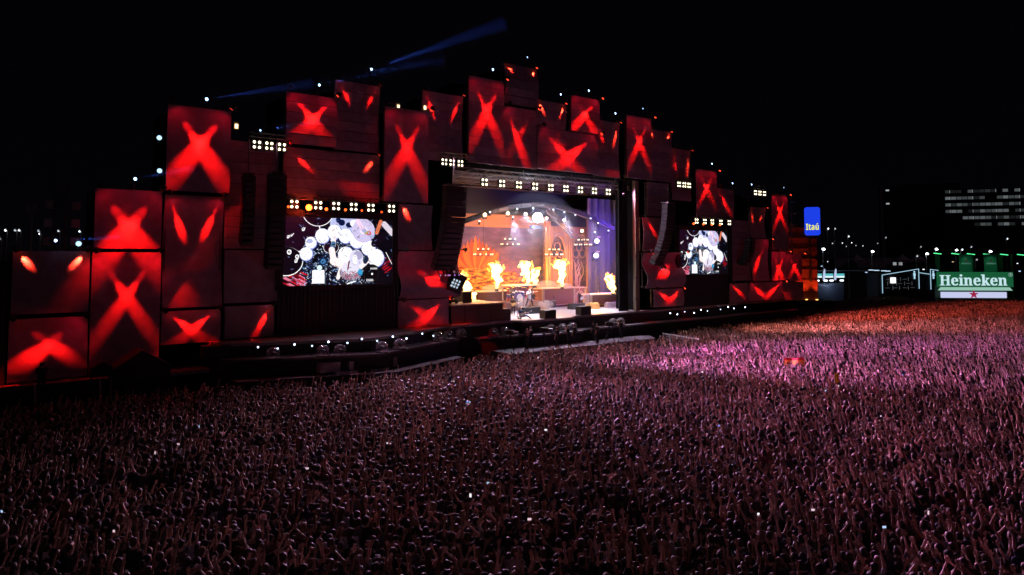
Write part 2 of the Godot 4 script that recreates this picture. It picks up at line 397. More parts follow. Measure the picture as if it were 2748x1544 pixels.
# beams: [side -1/1, aim across 0..1, aim down 0..1, stand-off, cone, energy]
func panel(s0: float, s1: float, h0: float, h1: float, d: float, slats: bool, bulge: float, ess: bool, label: String, beams: Array) -> Node3D:
	var w := s1 - s0 - 0.06; var H := h1 - h0 - 0.05
	var t := thing("facade_panel", label, "stage panel", st((s0 + s1) * 0.5, h0, d), "lit fabric panels of the stage front")
	var n := int(round(H / 0.75)) if slats else 14
	if slats:
		for i in n:
			var v := (i + 0.5) / n; var e := 0.5 / n
			var tilt := -atan2(bend(v + e, bulge, ess) - bend(v - e, bulge, ess), H / n)
			var key := "%.2f %.3f" % [w, H / n]
			if not slat_cache.has(key):
				var mb := MB.new(); mb.box(Vector3.ZERO, Vector3(w, H / n - 0.03, 0.06)); slat_cache[key] = mb.out()
			part(t, "slat", slat_cache[key], m_panel[(i * 7 + int(absf(s0) * 3)) % m_panel.size()], Transform3D(Basis(Vector3.RIGHT, -tilt), Vector3(0, H * v, bend(v, bulge, ess))))
	else:
		var mb := MB.new()
		for i in n:
			var ps := []; var ns := []
			for q in [[-1, i], [1, i], [1, i + 1], [-1, i + 1]]:
				var v: float = float(q[1]) / n
				ps.append(Vector3(q[0] * w * 0.5, H * v, bend(v, bulge, ess) + 0.03))
				ns.append(Vector3(0, -(bend(v + 0.01, bulge, ess) - bend(v - 0.01, bulge, ess)) / (0.02 * H), 1).normalized())
			mb.quad4(ps, ns, [Vector2.ZERO, Vector2.ZERO, Vector2.ZERO, Vector2.ZERO])
			var back := []; var nb := []
			for j in 4: back.append(ps[j] - Vector3(0, 0, 0.06)); nb.append(-ns[j])
			mb.quad4(back, nb, [Vector2.ZERO, Vector2.ZERO, Vector2.ZERO, Vector2.ZERO])
			for sd in [[0, 3, -1.0], [1, 2, 1.0]]:
				mb.quad(ps[sd[0]], ps[sd[1]], back[sd[1]], back[sd[0]], Vector3(sd[2], 0, 0))
		part(t, "sheet", mb.out(), m_panel[int(absf(s0) * 5) % m_panel.size()])
	var fr := MB.new()
	for x in [-1.0, 1.0]: fr.box(Vector3(x * (w * 0.5 - 0.1), H * 0.5, -0.32 - absf(bulge) * 0.3), Vector3(0.1, H, 0.1))
	for y in [0.04, 0.5, 0.96]: fr.box(Vector3(0, H * y, -0.44 - absf(bulge) * 0.3), Vector3(w, 0.1, 0.1))
	part(t, "frame", fr.out(), m_metal)
	for b in beams:
		var side: float = b[0]
		var pos := Vector3(side * (w * 0.5 - 0.14), H + 0.1, b[3])
		var aim := Vector3((b[1] - 0.5) * w, H * (1.0 - b[2]), bend(1.0 - b[2], bulge, ess))
		var f := thing("red_spotlight", "red spotlight, top %s corner of %s" % ["left" if side < 0 else "right", label.get_slice(",", 0)], "spotlight", t.transform * Transform3D(Basis(), pos), "red spotlights on the panel corners")
		var dir: Vector3 = (aim - pos).normalized()
		part(f, "housing", tubem(-dir * 0.18, dir * 0.14, 0.13, 0.15, 10), m_black)
		var arm := MB.new(); arm.tube(Vector3(0, 0.05, 0), Vector3(0, 0.05, -b[3] - 0.3), 0.035, 0.035, 6); arm.box(Vector3(0, 0.14, 0), Vector3(0.36, 0.04, 0.06)); arm.box(Vector3(0.17, 0.05, 0), Vector3(0.03, 0.2, 0.08)); arm.box(Vector3(-0.17, 0.05, 0), Vector3(0.03, 0.2, 0.08))
		part(f, "bracket", arm.out(), m_black)
		var ln := MB.new(); ln.disc(dir * 0.145, dir, 0.12, 12)
		part(f, "lens", ln.out(), m_lens_red)
		spot(f, dir * 0.17, dir * 3.0, lamp_col(1.0, 0.03 if b[3] < 0.46 else 0.004, 0.012 if b[3] < 0.46 else 0.003), b[5], b[4])
		if b[3] > 0.46:   # faint spill round the beam, close to the fitting, and stray light over the whole sheet
			spot(f, dir * 0.17, aim.lerp(pos, 0.52) - pos - Vector3(0, 0, pos.z * 0.45), lamp_col(1.0, 0.004, 0.006), b[5] * 0.05, b[4] * 0.9)
			spot(f, dir * 0.17, Vector3(-side * w * 0.4, -H * 0.55, -b[3]), lamp_col(1.0, 0.004, 0.03), 0.95 if b[5] > 190.0 else 0.10, 70.0, 0.6)
	return t

func panels() -> void:
	for k in 3: m_panel.append(rough_mat(CLOTH.r - 0.03 * k, CLOTH.g - 0.03 * k, CLOTH.b - 0.02 * k, 0.62, 0.03, 0.6, 0.82, 0.11 + 0.03 * k))
	var X := [[-1, 0.60, 0.53, 0.60, 12.5, 210.0], [1, 0.40, 0.53, 0.60, 12.5, 210.0]]
	panel(-26.6, -22.8, 6.2, 9.85, 0.0, false, 0.12, false, "dark panel with two short hot streaks, outermost on the left", [[-1, 0.17, 0.17, 0.45, 14.0, 156.6], [1, 0.83, 0.17, 0.45, 14.0, 156.6]])
	panel(-26.65, -22.8, 2.45, 6.0, 0.2, false, 0.15, true, "lowest panel at the far left with a red arrow", [[-1, 0.60, 0.52, 0.75, 9.8, 130.5], [1, 0.30, 0.62, 0.85, 10.7, 228.4]])
	panel(-22.7, -19.0, 9.95, 13.65, 0.15, false, 0.0, false, "panel with a red pyramid along its lower edge", [[-1, 0.60, 0.80, 1.10, 11.5, 456.8], [1, 0.40, 0.80, 1.10, 11.5, 456.8]])
	panel(-22.75, -18.95, 2.5, 9.8, 0.1, false, 0.0, false, "tall lower left panel with a long red Y", [[-1, 0.55, 0.42, 0.70, 7.0, 413.2], [1, 0.45, 0.42, 0.70, 7.0, 413.2]])
	panel(-18.95, -15.05, 13.65, 19.2, 0.6, false, 0.0, false, "high left panel with the broadest red X", [[-1, 0.58, 0.53, 0.90, 9.8, 522.0], [1, 0.42, 0.53, 0.90, 9.8, 522.0]])
	panel(-18.85, -15.2, 6.2, 13.5, 0.0, false, -0.55, false, "tall hollow curved panel with two separate red beams", [[-1, 0.27, 0.28, 0.60, 7.0, 313.2], [1, 0.74, 0.28, 0.60, 7.0, 278.4]])
	panel(-18.9, -15.3, 3.9, 6.05, 0.0, false, 0.1, false, "low wide panel with a flat red wing, left side", [[-1, 0.48, 0.58, 0.50, 11.0, 139.2], [1, 0.52, 0.58, 0.50, 11.0, 139.2]])
	panel(-15.15, -11.5, 6.35, 9.95, -0.15, false, 0.0, false, "plain unlit panel beside the hollow curved panel", [])
	panel(-15.1, -11.8, 4.0, 6.2, 0.0, false, 0.1, false, "low panel with one slanted streak, left of the big screen", [[1, 0.76, 0.50, 0.50, 10.0, 139.2]])
	panel(-11.4, -7.6, 17.45, 21.2, 0.3, true, 0.25, false, "panel with a red X and bright square centre", [[-1, 0.57, 0.60, 0.85, 9.8, 435.0], [1, 0.43, 0.60, 0.85, 9.8, 435.0]])
	panel(-7.6, -3.9, 17.4, 22.7, 0.0, true, -0.25, false, "tall dim panel, beside the red X with the square centre", [[-1, 0.25, 0.22, 0.50, 7.5, 90.5], [1, 0.78, 0.24, 0.50, 7.0, 52.2]])
	panel(-11.3, -3.8, 13.65, 17.35, -0.2, true, 0.0, false, "wide dark panel right above the big left screen", [[-1, 0.20, 0.32, 0.55, 8.0, 139.2], [1, 0.88, 0.25, 0.45, 9.0, 97.4]])
	panel(-3.85, 0.05, 13.7, 21.1, 0.6, false, 0.0, false, "tall forward panel with a slim red X, right of the big screen", [[-1, 0.58, 0.50, 0.85, 8.0, 435.0], [1, 0.42, 0.50, 0.85, 8.0, 435.0]])
	panel(-0.2, 3.75, 17.3, 23.0, 0.0, true, -0.2, false, "dim panel with two long upright streaks, left of the tallest X", [[-1, 0.22, 0.25, 0.50, 8.0, 139.2], [1, 0.80, 0.25, 0.50, 8.0, 139.2]])
	panel(3.95, 7.7, 17.35, 24.8, 0.45, true, 0.0, false, "tallest panel over the stage with a long red X", [[-1, 0.57, 0.46, 0.85, 8.0, 522.0], [1, 0.43, 0.46, 0.85, 8.0, 522.0]])
	panel(7.75, 11.5, 22.95, 26.6, 0.2, true, 0.4, false, "topmost panel of the whole front with two short streaks", [[-1, 0.17, 0.18, 0.45, 10.0, 121.8], [1, 0.85, 0.18, 0.45, 9.0, 111.4]])
	panel(7.7, 11.45, 17.35, 22.75, 0.3, true, 0.0, false, "panel under the topmost one with one strong left beam", [[-1, 0.46, 0.60, 0.75, 8.0, 413.2], [1, 0.45, 0.50, 0.70, 8.0, 76.1]])
	panel(11.55, 15.25, 21.35, 23.9, 0.0, true, 0.1, false, "small panel with two orange-hot streaks, above the centre", [[-1, 0.17, 0.30, 0.42, 12.0, 174.0], [1, 0.84, 0.33, 0.42, 10.0, 125.3]])
	panel(11.5, 19.2, 17.4, 21.3, 0.3, true, 0.0, false, "wide panel over the stage with broad wing", [[-1, 0.45, 0.62, 0.85, 8.6, 565.5], [1, 0.52, 0.62, 0.85, 8.6, 565.5]])
	panel(15.4, 19.2, 21.3, 24.75, 0.55, true, 0.0, false, "panel with a red K shape above the centre", [[-1, 0.70, 0.80, 0.80, 9.0, 282.8], [1, 0.36, 0.62, 0.75, 9.0, 413.2]])
	panel(19.25, 22.65, 17.35, 23.0, -0.1, true, -0.2, false, "narrow panel with two long upright beams, right of the K", [[-1, 0.26, 0.28, 0.50, 7.5, 174.0], [1, 0.84, 0.28, 0.42, 8.0, 125.3]])
	panel(22.95, 26.7, 17.35, 23.85, 0.5, true, 0.0, false, "panel with a red X, right end over the stage", [[-1, 0.57, 0.48, 0.80, 7.0, 456.8], [1, 0.43, 0.48, 0.80, 7.0, 456.8]])
	panel(26.75, 30.4, 17.4, 22.9, 0.0, true, 0.15, false, "dark panel with two tiny streaks, right of the last X", [[-1, 0.15, 0.12, 0.38, 8.0, 76.6], [1, 0.86, 0.12, 0.38, 8.0, 76.6]])
	panel(30.4, 33.6, 15.5, 21.2, 0.1, true, -0.2, false, "narrow panel with two beams above right lamps", [[-1, 0.22, 0.31, 0.50, 7.5, 174.0], [1, 0.88, 0.31, 0.40, 8.0, 125.3]])
	panel(26.75, 30.35, 13.7, 17.35, -0.3, true, 0.0, false, "plain dark panel above the right hanging speakers", [])
	panel(34.1, 37.9, 13.7, 19.2, 0.3, true, 0.0, false, "panel with a red Y above the right screen", [[-1, 0.54, 0.42, 0.65, 7.4, 326.2], [1, 0.46, 0.42, 0.65, 7.4, 326.2]])
	panel(37.95, 41.5, 13.75, 17.35, 0.0, true, 0.0, false, "panel with one slanted beam above the right screen", [[-1, 0.48, 0.46, 0.60, 9.0, 174.0]])
	panel(48.75, 52.35, 10.25, 17.25, 0.3, false, 0.0, false, "tall panel with red Y near right end", [[-1, 0.54, 0.36, 0.65, 7.0, 369.8], [1, 0.46, 0.36, 0.65, 7.0, 369.8]])
	panel(45.1, 48.65, 6.5, 11.65, 0.0, false, -0.3, false, "curved panel with one long leaning beam, right end", [[1, 0.36, 0.58, 0.70, 7.4, 326.2]])
	panel(48.65, 52.0, 6.5, 10.15, 0.2, false, 0.0, false, "panel with a red pyramid, under the right end Y", [[-1, 0.58, 0.75, 0.80, 9.0, 261.0], [1, 0.40, 0.72, 0.80, 9.0, 282.8]])
	panel(52.05, 55.7, 6.35, 9.9, 0.1, false, 0.0, false, "last panel on the right with a red fork", [[-1, 0.66, 0.66, 0.75, 8.2, 261.0], [1, 0.45, 0.55, 0.70, 8.2, 152.2]])
	panel(40.3, 43.95, 4.1, 6.4, 0.0, false, 0.0, false, "low panel with one streak, right of the right screen", [[-1, 0.48, 0.42, 0.50, 9.0, 156.6]])
	panel(44.0, 51.6, 4.15, 6.4, 0.1, false, -0.15, false, "low wide panel with a flat red smile, right end", [[-1, 0.32, 0.55, 0.55, 9.0, 243.6], [1, 0.68, 0.50, 0.55, 9.0, 243.6]])
	panel(51.7, 56.2, 4.0, 6.3, -0.1, false, 0.0, false, "low unlit panel at the right end of the front", [])
	panel(25.85, 29.6, 10.05, 13.6, -0.2, false, 0.2, false, "panel with one streak just right of the pillar", [[-1, 0.38, 0.38, 0.50, 8.5, 146.2]])
	panel(25.75, 31.9, 6.2, 9.95, 0.2, false, 0.4, true, "wavy panel with a red X right of the stage", [[-1, 0.52, 0.64, 0.90, 9.0, 413.2], [1, 0.46, 0.60, 0.90, 9.0, 413.2]])
	panel(27.0, 31.85, 4.2, 6.1, 0.2, false, 0.12, false, "low panel with a flat V beside the speakers", [[-1, 0.40, 0.52, 0.50, 11.0, 156.6], [1, 0.64, 0.48, 0.50, 11.0, 156.6]])
	panel(-2.3, 3.4, 6.15, 9.95, 0.2, false, 0.4, true, "wavy panel with a red star left of the stage", [[-1, 0.54, 0.72, 0.95, 9.0, 413.2], [1, 0.47, 0.72, 0.95, 9.0, 413.2]])
	panel(-2.3, 2.35, 3.95, 6.1, 0.1, false, 0.0, false, "low panel with a red haze left of the stage", [[-1, 0.60, 0.66, 0.60, 12.0, 65.2], [1, 0.55, 0.68, 0.60, 13.0, 152.2]])
	panel(-2.2, 0.9, 10.0, 13.65, -0.1, false, -0.2, false, "panel with a fiery fan in one corner", [[-1, 0.20, 0.17, 0.45, 16.0, 104.4]])
	panel(-15.1, -11.45, 10.0, 17.5, -0.6, true, 0.0, false, "tall unlit wall of slats behind the left hanging speakers", [])
	panel(41.4, 45.0, 6.6, 13.8, -0.3, true, 0.0, false, "tall unlit panel right of the right screen", [])
	panel(45.1, 48.4, 11.7, 15.5, -0.2, false, -0.3, false, "hollow panel with two faint sparks, right end", [[-1, 0.20, 0.35, 0.40, 8.0, 31.3], [1, 0.75, 0.35, 0.40, 7.0, 31.3]])

# ---------------------------------------------------------------- decks, towers and the stage house
func deck(poly: Array, h0: float, h1: float) -> ArrayMesh:
	var mb := MB.new()
	mb.prism(PackedVector2Array(poly), h0, h1, Transform3D(Basis(Vector3.RIGHT, Vector3.BACK, Vector3.UP), Vector3.ZERO))
	return mb.out()

const LIP := [Vector2(-16, 1.2), Vector2(-13.5, 2.4), Vector2(-6.6, 4.64), Vector2(2, 0.8), Vector2(7.6, 0.1), Vector2(9.2, 0.1), Vector2(9.4, 0.9), Vector2(15.5, 0.9), Vector2(15.7, 0.1), Vector2(28, -0.2), Vector2(36.7, -0.3), Vector2(45.5, -1.3), Vector2(55, -1.2)]

func lip_at(s: float) -> float:
	for i in LIP.size() - 1:
		if s >= LIP[i].x and s <= LIP[i + 1].x:
			return lerpf(LIP[i].y, LIP[i + 1].y, (s - LIP[i].x) / (LIP[i + 1].x - LIP[i].x))
	return LIP[0].y if s < LIP[0].x else LIP[-1].y

func off_lip(by: float, lo := -16.0, hi := 55.0) -> Array:
	var r := []
	for p in LIP:
		if p.x >= lo and p.x <= hi: r.append(p + Vector2(0, by))
	return r

func stage() -> void:
	var m_floor := rough_mat(0.24, 0.23, 0.24, 0.3, 0.05, 0.2, 0.7, 0.3)
	var m_dark := mat(0.004, 0.004, 0.0041, 0.9)
	m_dark.metallic_specular = 0.0
	structure("stage_floor", deck(off_lip(0.0) + [Vector2(57, -1.2), Vector2(57, -17), Vector2(-16, -17)], FLOOR - 0.2, FLOOR), m_floor, st(0, 0, 0))
	structure("wing_floor", deck([Vector2(-27, -4), Vector2(-27, 1.0), Vector2(-16.2, 1.2), Vector2(-16.2, -4)], 2.1, 2.3), m_floor, st(0, 0, 0))
	var t := thing("stage_skirt", "black skirt and ledge running along the stage edge", "stage skirt", st(0, 0, 0))
	part(t, "skirt", deck(off_lip(-0.12) + [Vector2(55, -2), Vector2(-16, -2)], 0.0, FLOOR - 0.204), m_black)
	part(t, "ledge", deck(off_lip(1.5, -16, 2.5) + [Vector2(2.5, -0.3), Vector2(-16, 0.5)], 2.86, 3.02), rough_mat(0.05, 0.047, 0.05, 0.4, 0.05, 0.2), Transform3D())
	part(t, "ledge", deck(off_lip(1.2, 2.6, 55) + [Vector2(55, -1.8), Vector2(2.6, -0.4)], 2.6, 2.76), mat(0.12, 0.115, 0.12, 0.45))
	part(t, "wall", deck(off_lip(1.3, -16, 2.5) + [Vector2(2.5, -0.3), Vector2(-16, 0.5)], 0.0, 2.856), m_black)
	part(t, "wall", deck(off_lip(1.0, 2.6, 55) + [Vector2(55, -1.8), Vector2(2.6, -0.4)], 0.0, 2.596), m_black)
	structure("runway", deck([Vector2(5.5, 1.5), Vector2(23.0, 1.4), Vector2(24.2, 2.2), Vector2(23.0, 4.0), Vector2(5.5, 4.3)], 0.0, 1.72), rough_mat(0.13, 0.12, 0.14, 0.45, 0.06, 0.3, 0.6, 0.4), st(0, 0, 0))
	structure("pit_platform", deck([Vector2(-15.5, 3.4), Vector2(-6.0, 6.2), Vector2(1.0, 3.4), Vector2(1.0, 4.4), Vector2(-6.0, 7.2), Vector2(-15.5, 4.6)], 0.0, 1.9), m_black, st(0, 0, 0))
	for q in [[-9.88, 2.63, 5.0, "back row, left"], [-7.89, 2.57, 5.0, "back row, middle"], [-5.76, 2.56, 5.0, "back row, right"], [-6.64, 2.01, 5.6, "front row, right"], [-8.91, 2.03, 5.6, "front row, left"]]:
		var c := part(self, "equipment_case", boxm(Vector3(0, -0.3, 0), Vector3(1.35, 0.6, 0.8)), mat(0.30, 0.29, 0.31, 0.5), st(q[0], q[1], q[2]))
		tag(c, "grey equipment case in the dark pit below the left ledge, %s" % q[3], "case", "grey cases in the pit")
	# the black house behind the panels
	var hs := thing("stage_house", "black scaffold house that carries the panels and roofs the stage", "stage building", st(0, 0, 0))
	for q in [[-26.7, -22.75, 9.7, 0], [-22.75, -19.0, 13.5, 0], [-19.0, -15.15, 18.8, 0], [-15.15, -11.4, 17.2, 0], [-11.4, -7.6, 20.9, 0], [-7.6, -3.85, 22.0, 0], [-3.85, 0.0, 20.8, 0], [0.0, 3.5, 22.5, 0], [25.8, 30.4, 22.3, 0], [30.4, 33.7, 20.8, 0], [33.7, 37.9, 18.9, 0], [37.9, 41.5, 17.0, 0], [41.5, 45.0, 16.8, 0], [45.0, 52.3, 16.6, 0], [52.3, 56.4, 9.6, 0], [3.5, 7.7, 24.4, 17.5], [7.7, 11.5, 26.2, 17.5], [11.5, 15.3, 23.5, 17.5], [15.3, 19.2, 24.3, 17.5], [19.2, 22.8, 22.6, 17.5], [22.8, 25.8, 23.4, 17.5]]:
		part(hs, "cladding", boxm(Vector3((q[0] + q[1]) * 0.5, (q[2] + q[3]) * 0.5, -2.6), Vector3(q[1] - q[0] - 0.02, q[2] - q[3], 2.6)), m_dark)
	part(hs, "back_wall", boxm(Vector3(22, 10.7, -16.6), Vector3(46, 13.6, 0.2)), m_black)
	part(hs, "roof", boxm(Vector3(22, 17.62, -10.2), Vector3(46, 0.2, 12.6)), m_dark)
	part(hs, "side_wall", boxm(Vector3(3.4, 10.7, -10.2), Vector3(0.2, 13.5, 12.5)), m_black)
	part(hs, "side_wall", boxm(Vector3(44.6, 10.7, -10.2), Vector3(0.2, 13.5, 12.5)), m_black)
	part(hs, "side_post", boxm(Vector3(-27.0, 4.6, 0.2), Vector3(0.5, 9.2, 0.5)), m_black)
	# pillar at the right of the opening
	var pl := thing("stage_pillar", "pale upright truss pillar at the right of the stage opening", "pillar", st(25.4, FLOOR, -0.6))
	part(pl, "cover", boxm(Vector3(0, 6.7, 0), Vector3(0.5, 13.4, 0.4)), rough_mat(0.30, 0.25, 0.18, 0.6, 0.2, 0.5, 0.6, 0.5))
	for k in 6: part(pl, "clamp", boxm(Vector3(0, 1.2 + k * 2.2, 0), Vector3(0.58, 0.09, 0.48)), m_metal)
	var dp := thing("side_drape", "tall black drape hanging beside the pale pillar", "drape", st(24.3, FLOOR, -1.4))
	part(dp, "cloth", folds(1.4, 13.4, 7, 0.12), mat(0.015, 0.015, 0.017, 0.9))
	# line arrays
	speakers(-13.95, 14.9, 10.3, 0.9, 0.75, 0.0, 12, "slim black hanging speaker column at the far left")
	speakers(-12.1, 15.1, 8.7, 1.0, 1.15, 0.0, 16, "long black hanging speaker column left of the big screen")
	speakers(1.9, 15.1, 8.5, 1.6, 1.9, -0.8, 16, "broad black hanging speaker column left of the stage opening")
	speakers(28.0, 14.9, 8.7, 1.6, 1.35, -1.6, 18, "curved hanging speaker column right of the stage with lit grilles")
	speakers(43.2, 11.3, 8.5, 0.9, 1.2, -1.0, 9, "small dim hanging speaker column near the right end")
	screen(-11.25, -2.8, 7.4, 12.3, 0.0, "big left video screen showing a drummer from above")
	screen(31.5, 39.95, 7.5, 12.35, 0.0, "smaller looking right video screen showing the same drummer")
	for q in [[-11.6, -2.35, 4.0, 7.2, "black skirt cloth under the left video screen"], [31.9, 40.2, 4.0, 7.3, "black skirt cloth under the right video screen"]]:
		var k := thing("screen_skirt", q[4], "skirt", st((q[0] + q[1]) * 0.5, q[2], 0.0))
		part(k, "cloth", folds(q[1] - q[0], q[3] - q[2], 30, 0.05), mat(0.03, 0.028, 0.035, 0.8))

func folds(w: float, h: float, n: int, amp: float) -> ArrayMesh:
	var mb := MB.new()
	var k := n * 6
	for i in k:
		var ps := []; var ns := []
		for q in [[i, 0], [i + 1, 0], [i + 1, 1], [i, 1]]:
			var x: float = w * (float(q[0]) / k - 0.5)
			var ph: float = TAU * n * q[0] / k + 0.8 * sin(q[0] * 0.37)
			ps.append(Vector3(x, h * q[1], amp * sin(ph)))
			ns.append(Vector3(-amp * cos(ph) * TAU * n / w, 0, 1).normalized())
		mb.quad4(ps, ns, [Vector2.ZERO, Vector2.ZERO, Vector2.ZERO, Vector2.ZERO])
	return mb.out()

func speakers(s: float, top: float, low: float, d: float, w: float, sweep: float, n: int, label: String) -> void:
	var t := thing("hanging_speakers", label, "line array", st(s, top, d), "hanging speaker columns")
	var hh := (top - low) / n
	var m_grille := mat(0.035, 0.033, 0.033, 0.55)
	var cab := boxm(Vector3.ZERO, Vector3(w, hh - 0.04, 0.7)); var gr := boxm(Vector3.ZERO, Vector3(w * 0.9, hh - 0.12, 0.04))
	part(t, "bumper", boxm(Vector3(0, 0.12, -0.1), Vector3(w * 0.8, 0.12, 1.0)), m_metal)
	var ch := MB.new(); ch.tube(Vector3(0, 0.15, -0.1), Vector3(0, 17.4 - top, -0.1), 0.04, 0.04, 6)
	part(t, "chain", ch.out(), m_metal)
	for i in n:
		var v := (i + 0.5) / n
		var tr := Transform3D(Basis(Vector3.RIGHT, 0.5 * v * v), Vector3(sweep * v * v, -(top - low) * v, -0.5 * v * v * v))
		var c := part(t, "cabinet", cab, m_black, tr)
		part(c, "grille", gr, m_grille, Transform3D(Basis(), Vector3(0, 0, 0.36)))

func screen(s0: float, s1: float, h0: float, h1: float, d: float, label: String) -> void:
	var w := s1 - s0; var h := h1 - h0
	var t := thing("video_screen", label, "screen", st((s0 + s1) * 0.5, h0, d), "video screens")
	var mb := MB.new()
	mb.box(Vector3(0, h + 0.25, -0.05), Vector3(w + 0.9, 0.5, 0.3)); mb.box(Vector3(0, -0.15, -0.05), Vector3(w + 0.9, 0.3, 0.3))
	for x in [-1.0, 1.0]: mb.box(Vector3(x * (w * 0.5 + 0.23), h * 0.5, -0.05), Vector3(0.44, h, 0.3))
	part(t, "frame", mb.out(), m_black)
	var f := MB.new(); f.quad(Vector3(-w * 0.5, 0, 0.02), Vector3(w * 0.5, 0, 0.02), Vector3(w * 0.5, h, 0.02), Vector3(-w * 0.5, h, 0.02), Vector3.BACK)
	if not mats.has("screen"):
		var m := StandardMaterial3D.new(); m.albedo_color = Color(0.02, 0.02, 0.02); m.roughness = 0.4
		m.emission_enabled = true; m.emission = Color.BLACK; m.emission_texture = screen_picture(); m.emission_energy_multiplier = 1.15
		mats["screen"] = m
	part(t, "display", f.out(), mats["screen"])
	var l := AreaLight3D.new()
	l.light_color = lamp_col(0.8, 0.85, 1.0); l.light_energy = 6.0; l.area_size = Vector2(w, h); l.area_range = 150.0; l.shadow_enabled = true
	l.name = "screen_light"; t.add_child(l, true); l.transform = Transform3D(Basis(Vector3.UP, PI), Vector3(0, h * 0.5, 0.06))
# ---------------------------------------------------------------- lamps
func truss(w: float, n: int, a := 0.35) -> ArrayMesh:   # along x, from 0 to w
	var mb := MB.new()
	for y in [0.0, a]:
		for z in [0.0, a]: mb.tube(Vector3(0, y, z), Vector3(w, y, z), 0.03, 0.03, 5)
	for i in n:
		var x0 := w * i / n; var x1 := w * (i + 1) / n
		for z in [0.0, a]: mb.tube(Vector3(x0, 0 if i % 2 == 0 else a, z), Vector3(x1, a if i % 2 == 0 else 0.0, z), 0.018, 0.018, 4, false)
		for y in [0.0, a]: mb.tube(Vector3(x0, y, 0 if i % 2 == 0 else a), Vector3(x1, y, a if i % 2 == 0 else 0.0), 0.018, 0.018, 4, false)
	return mb.out()

func blinder(at: Transform3D, label: String, group: String, size: float, e: float) -> void:
	var t := thing("blinder_lamp", label, "stage lamp", at, group)
	part(t, "housing", boxm(Vector3(0, 0, -0.12), Vector3(size * 4.4, size * 4.4, 0.2)), m_black)
	part(t, "bracket", boxm(Vector3(0, size * 2.2 + 0.2, -0.12), Vector3(0.06, 0.4, 0.06)), m_black)
	for x in [-1, 1]:
		for y in [-1, 1]:
			var mb := MB.new(); mb.ball(Vector3(x * size * 1.15, y * size * 1.15, -0.01), Vector3(size * 0.62, size * 0.62, size * 0.3), 10, 5)
			part(t, "lens", mb.out(), glow(1.0, 0.88, 0.58, 4.5))
	if e > 0.0:
		spot(t, Vector3(0, 0, 0.12), Vector3(0, -0.55, 1.6), lamp_col(1.0, 0.48, 0.88), e * 1.75, 62.0, 0.6, 0.2)

func head_lamp(called: String, label: String, at: Transform3D, r: float, c: Color, e: float, group: String, dir := Vector3(-0.5, -0.1, 0.86)) -> Node3D:
	var t := thing(called, label, "stage lamp", at, group)
	var mb := MB.new(); mb.ball(Vector3.ZERO, Vector3(r, r, r), 10, 8)
	part(t, "lens", mb.out(), glow(c.r, c.g, c.b, e))
	part(t, "housing", tubem(-dir * (r * 3.0 + 0.1), -dir * r * 0.5, r * 1.1, r * 1.25, 9), m_black)
	part(t, "yoke", boxm(Vector3(0, -r * 2.0, 0) - dir * r * 2.0, Vector3(r * 2.6, r * 0.7, r * 1.2)), m_black)
	return t

